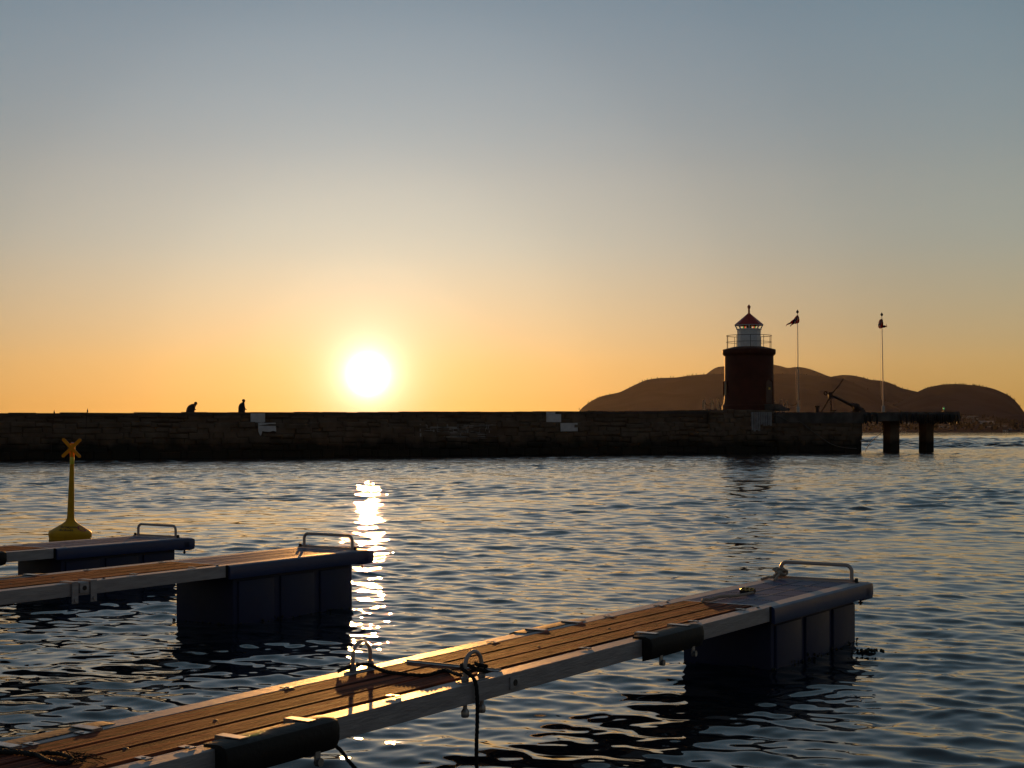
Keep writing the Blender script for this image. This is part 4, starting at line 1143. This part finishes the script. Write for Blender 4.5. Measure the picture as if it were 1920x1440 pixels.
u_n = (u_at(0, 870, .05) + u_at(0, 902, .05)) / 2; u_f = (u_at(0, 663, W - .06) + u_at(0, 693, W - .06)) / 2
mooring_bow(J1, u_n, .045); mooring_bow(J1, u_f, W - .06)
uc = deck_uv(0, 840, 1249)[0]
mb = MB(); mb.box(uc - .02, uc + .02, -(BW_ - .03), -(W - BW_ + .02), .001, .006, .001); mb.box(uc - .02, uc - .015, -(BW_ - .03), -(W - BW_ + .02), .006, .013, .001); mb.build('cross_bar', M_steel, J1)
uw = u_at(0, 963)
mb = MB(); mb.box(uw - .05, uw + .05, .001, .012, -.095, -.02, .012); wp = mb.build('washer_plate', M_alu, J1, True)
mb = MB(); mb.tube([(uw, .012, -.058), (uw, .016, -.058)], .02, 12); mb.build('bolt_hole', M_black, wp)
# ---- middle jetty: two hanging straps with an eye plate; far bumper
fender(J2, u_at(1, 82, W), u_at(1, -60, W), False)
clips(1, [250, 360], [165, 305], J2)
for px, v_ in ((195, .06), (408, .05), (20, .4), (100, .5)):
    mb = MB(); u_ = u_at(1, px, v_); mb.lathe([(.016, 0), (.016, .006), (.010, .010), (.004, .012)], 8, (u_, -v_, -.004)); mb.build('bolt_head', M_black, J2, True)
ub = [u_at(1, 138), u_at(1, 173)]
for u_ in ub:
    mb = MB(); mb.box(u_ - .035, u_ + .035, .02, -(BW_ + .02), .004, .012, .002); mb.box(u_ - .035, u_ + .035, .012, .022, -.185, .012, .003); mb.lathe([(.02, 0), (.02, .02)], 10, M=Matrix.Translation((u_, .04, -.15)) @ Matrix.Rotation(R(90), 4, 'X')); mb.build('strap_bracket', M_alu, J2)
um = sum(ub) / 2
mb = MB(); mb.box(um - .055, um + .05, .004, .02, -.10, -.005, .02); ep = mb.build('eye_plate', M_alu, J2, True)
mb = MB(); mb.tube([(um, .02, -.052), (um, .026, -.052)], .022, 12); mb.build('eye_hole', M_black, ep)
# ---- far jetty
fender(J3, u_at(2, 8), u_at(2, -90), True)
clips(2, [120], [50], J3)

# ------------------------------------------------------------------ ropes and loose things on the jetties (world frame)
J1M = Matrix.Translation(J1.location) @ J1.rotation_euler.to_matrix().to_4x4()
def on1(u, v, z): return J1M @ P3(u, v, z)
def d1p(px, py, dz=.015): u, v = deck_uv(0, px, py, dz); return on1(u, v, dz)

mb = MB(); rr0 = .0125
path = [d1p(634, 1259, .02), d1p(645, 1253.5, .03), on1(u_f + .06, W - .05, .03), on1(u_f - .03, W - .09, .028), d1p(720, 1258, .015), d1p(760, 1264, .012), d1p(800, 1266, .012), d1p(835, 1257, .014)]
path += [on1(u_n + .02, .12, .03), on1(u_n - .06, .075, .055), on1(u_n - .115, .045, .065), on1(u_n - .09, .015, .075), on1(u_n - .055, .045, .085), on1(u_n - .075, .08, .09), on1(u_n - .12, .05, .04), on1(u_n - .09, .01, .045), on1(u_n - .04, .04, .06), on1(u_n + .05, .07, .10), on1(u_n + .115, .05, .09), on1(u_n + .10, .012, .06), on1(u_n + .07, -.012, .02), on1(u_n + .06, -.022, -.06), on1(u_n + .058, -.022, -.2), on1(u_n + .065, -.02, -.38), on1(u_n + .06, -.02, -.60), on1(u_n + .05, -.03, -.9)]
mb.rope(path, rr0); o = mb.build('mooring_rope', M_ropeblack, smooth_=True); tag(o, 'black rope knotted to the near mooring bow and hanging into the water', 'rope')
mb = MB(); uu = u_at(0, 640)
mb.rope([on1(uu + .05, .06, -.125), on1(uu + .02, .0, -.16), on1(uu - .05, -.01, -.24), on1(uu - .15, -.01, -.32), on1(uu - .28, .0, -.37), on1(uu - .5, .03, -.44), on1(uu - .8, .04, -.6)], .011)
o = mb.build('hanging_rope', M_ropeblack, smooth_=True); tag(o, 'black rope looping down from under the nearest jetty by the bumper', 'rope')
mb = MB()
mb.rope([d1p(-30, 1411), d1p(0, 1410), d1p(40, 1411), d1p(66, 1414), d1p(82, 1422), d1p(100, 1429), d1p(125, 1431), d1p(136, 1425), d1p(128, 1418), d1p(112, 1413), d1p(85, 1412), d1p(58, 1414), d1p(30, 1409), d1p(-10, 1407), d1p(-40, 1409)], .011)
for k in range(26):
    a = d1p(128 + random.uniform(-6, 22), 1425 + random.uniform(-5, 6), .01); mb.tube([a, a + Vector((random.uniform(-.05, .09), random.uniform(-.05, .05), random.uniform(0, .035))), a + Vector((random.uniform(0, .14), random.uniform(-.06, .06), random.uniform(-.005, .015)))], .0016, 4)
o = mb.build('frayed_rope', M_ropeblack, smooth_=True); tag(o, 'frayed dark rope end lying on the boards in the bottom left corner', 'rope')
# light rope knotted on the handle of the nearest jetty
mb = MB(); uh, vh = .22, W - .115; path = [d1p(1428, 1086, .012), d1p(1438, 1083, .014), on1(uh + .10, vh + .03, .03)]
for k in range(26):
    a = k * 1.05; rr_ = .046 + .020 * math.sin(k * 1.7); path.append(on1(uh + .02 + rr_ * math.cos(a) + .018 * math.sin(k * .9), vh + rr_ * math.sin(a) + .012 * math.cos(k * 2.1), .035 + .045 * (1 + math.sin(k * .8)) * .75))
path += [on1(uh + .09, vh - .02, .06), on1(uh + .17, vh - .03, .03), on1(uh + .27, vh - .05, .012)]
mb.rope(path, .0125, step=.012); o = mb.build('knotted_rope', M_ropegrey, smooth_=True); tag(o, 'pale rope knotted round the left foot of the nearest handle', 'rope')
mb = MB(); mb.rope([d1p(1317, 1128), d1p(1320, 1124.5, .02), d1p(1335, 1124, .018), d1p(1348, 1119, .03), d1p(1362, 1118, .02), d1p(1378, 1117.5, .018), d1p(1395, 1115, .018), d1p(1412, 1111.5, .016)], .014, step=.014)
o = mb.build('loose_rope', M_ropegrey, smooth_=True); tag(o, 'loose pale rope end lying across the grating edge', 'rope')
a = d1p(1403, 1112, .0); t = thing('brass_fitting', 'small brass fitting with three holes lying on the blue grating', 'fitting', a, FRZ + .55)
t.rotation_euler = (Matrix.Rotation(R(-25), 3, 'Z') @ Vector((-.1, -.42, .9)).to_track_quat('Z', 'Y').to_matrix()).to_euler()
mb = MB(); mb.box(-.065, .065, -.03, .03, .0, .034, .006); mb.build('block', M_black, t)
for k in (-1, 0, 1):
    mb = MB(); mb.tube([(.041 * k + .0185 * math.cos(q_), .022 * math.sin(q_), .038) for q_ in np.linspace(0, 2 * math.pi, 15)[:-1]], .0075, 8, closed=True); mb.build('eyelet', M_brass, t, True)
# drifting scraps of weed by the nearest float
for (x, y, sz), lab in (((1618, 1222, .05), 'scrap of weed drifting nearest the float corner'), ((1632, 1222.5, .06), 'larger scrap of weed drifting right of the float')):
    dd = F * H / (y - Y0); p = px_at(x, y, dd); mb = MB()
    for k in range(16):
        q_ = Vector((random.gauss(0, 1.1), random.gauss(0, .5), 0)) * sz; r_ = random.uniform(.006, .018)
        mb.lathe([(.3 * r_, -r_), (r_, -.2 * r_), (.8 * r_, .5 * r_), (.2 * r_, .9 * r_)], 6, q_, random.random())
    o = mb.build('weed_scrap', M_weed, loc=(p.x, p.y, .015)); tag(o, lab, 'seaweed')

# ------------------------------------------------------------------ haze
HAZE = 0.0000075
if HAZE:
    mb = MB(); mb.box(-6500, 6500, -6500, 6700, -3, 330); m = bpy.data.materials.new('haze_air'); m.use_nodes = True
    nt = m.node_tree; nt.nodes.remove(nt.nodes['Principled BSDF']); pv = nt.nodes.new('ShaderNodeVolumePrincipled')
    pv.inputs['Color'].default_value = (.90, .88, .95, 1); pv.inputs['Density'].default_value = HAZE; pv.inputs['Anisotropy'].default_value = .62
    nt.links.new(pv.outputs[0], nt.nodes['Material Output'].inputs['Volume'])
    o = mb.build('haze', m); struct(o, 'stuff'); o['label'] = 'thin evening haze over the harbour'
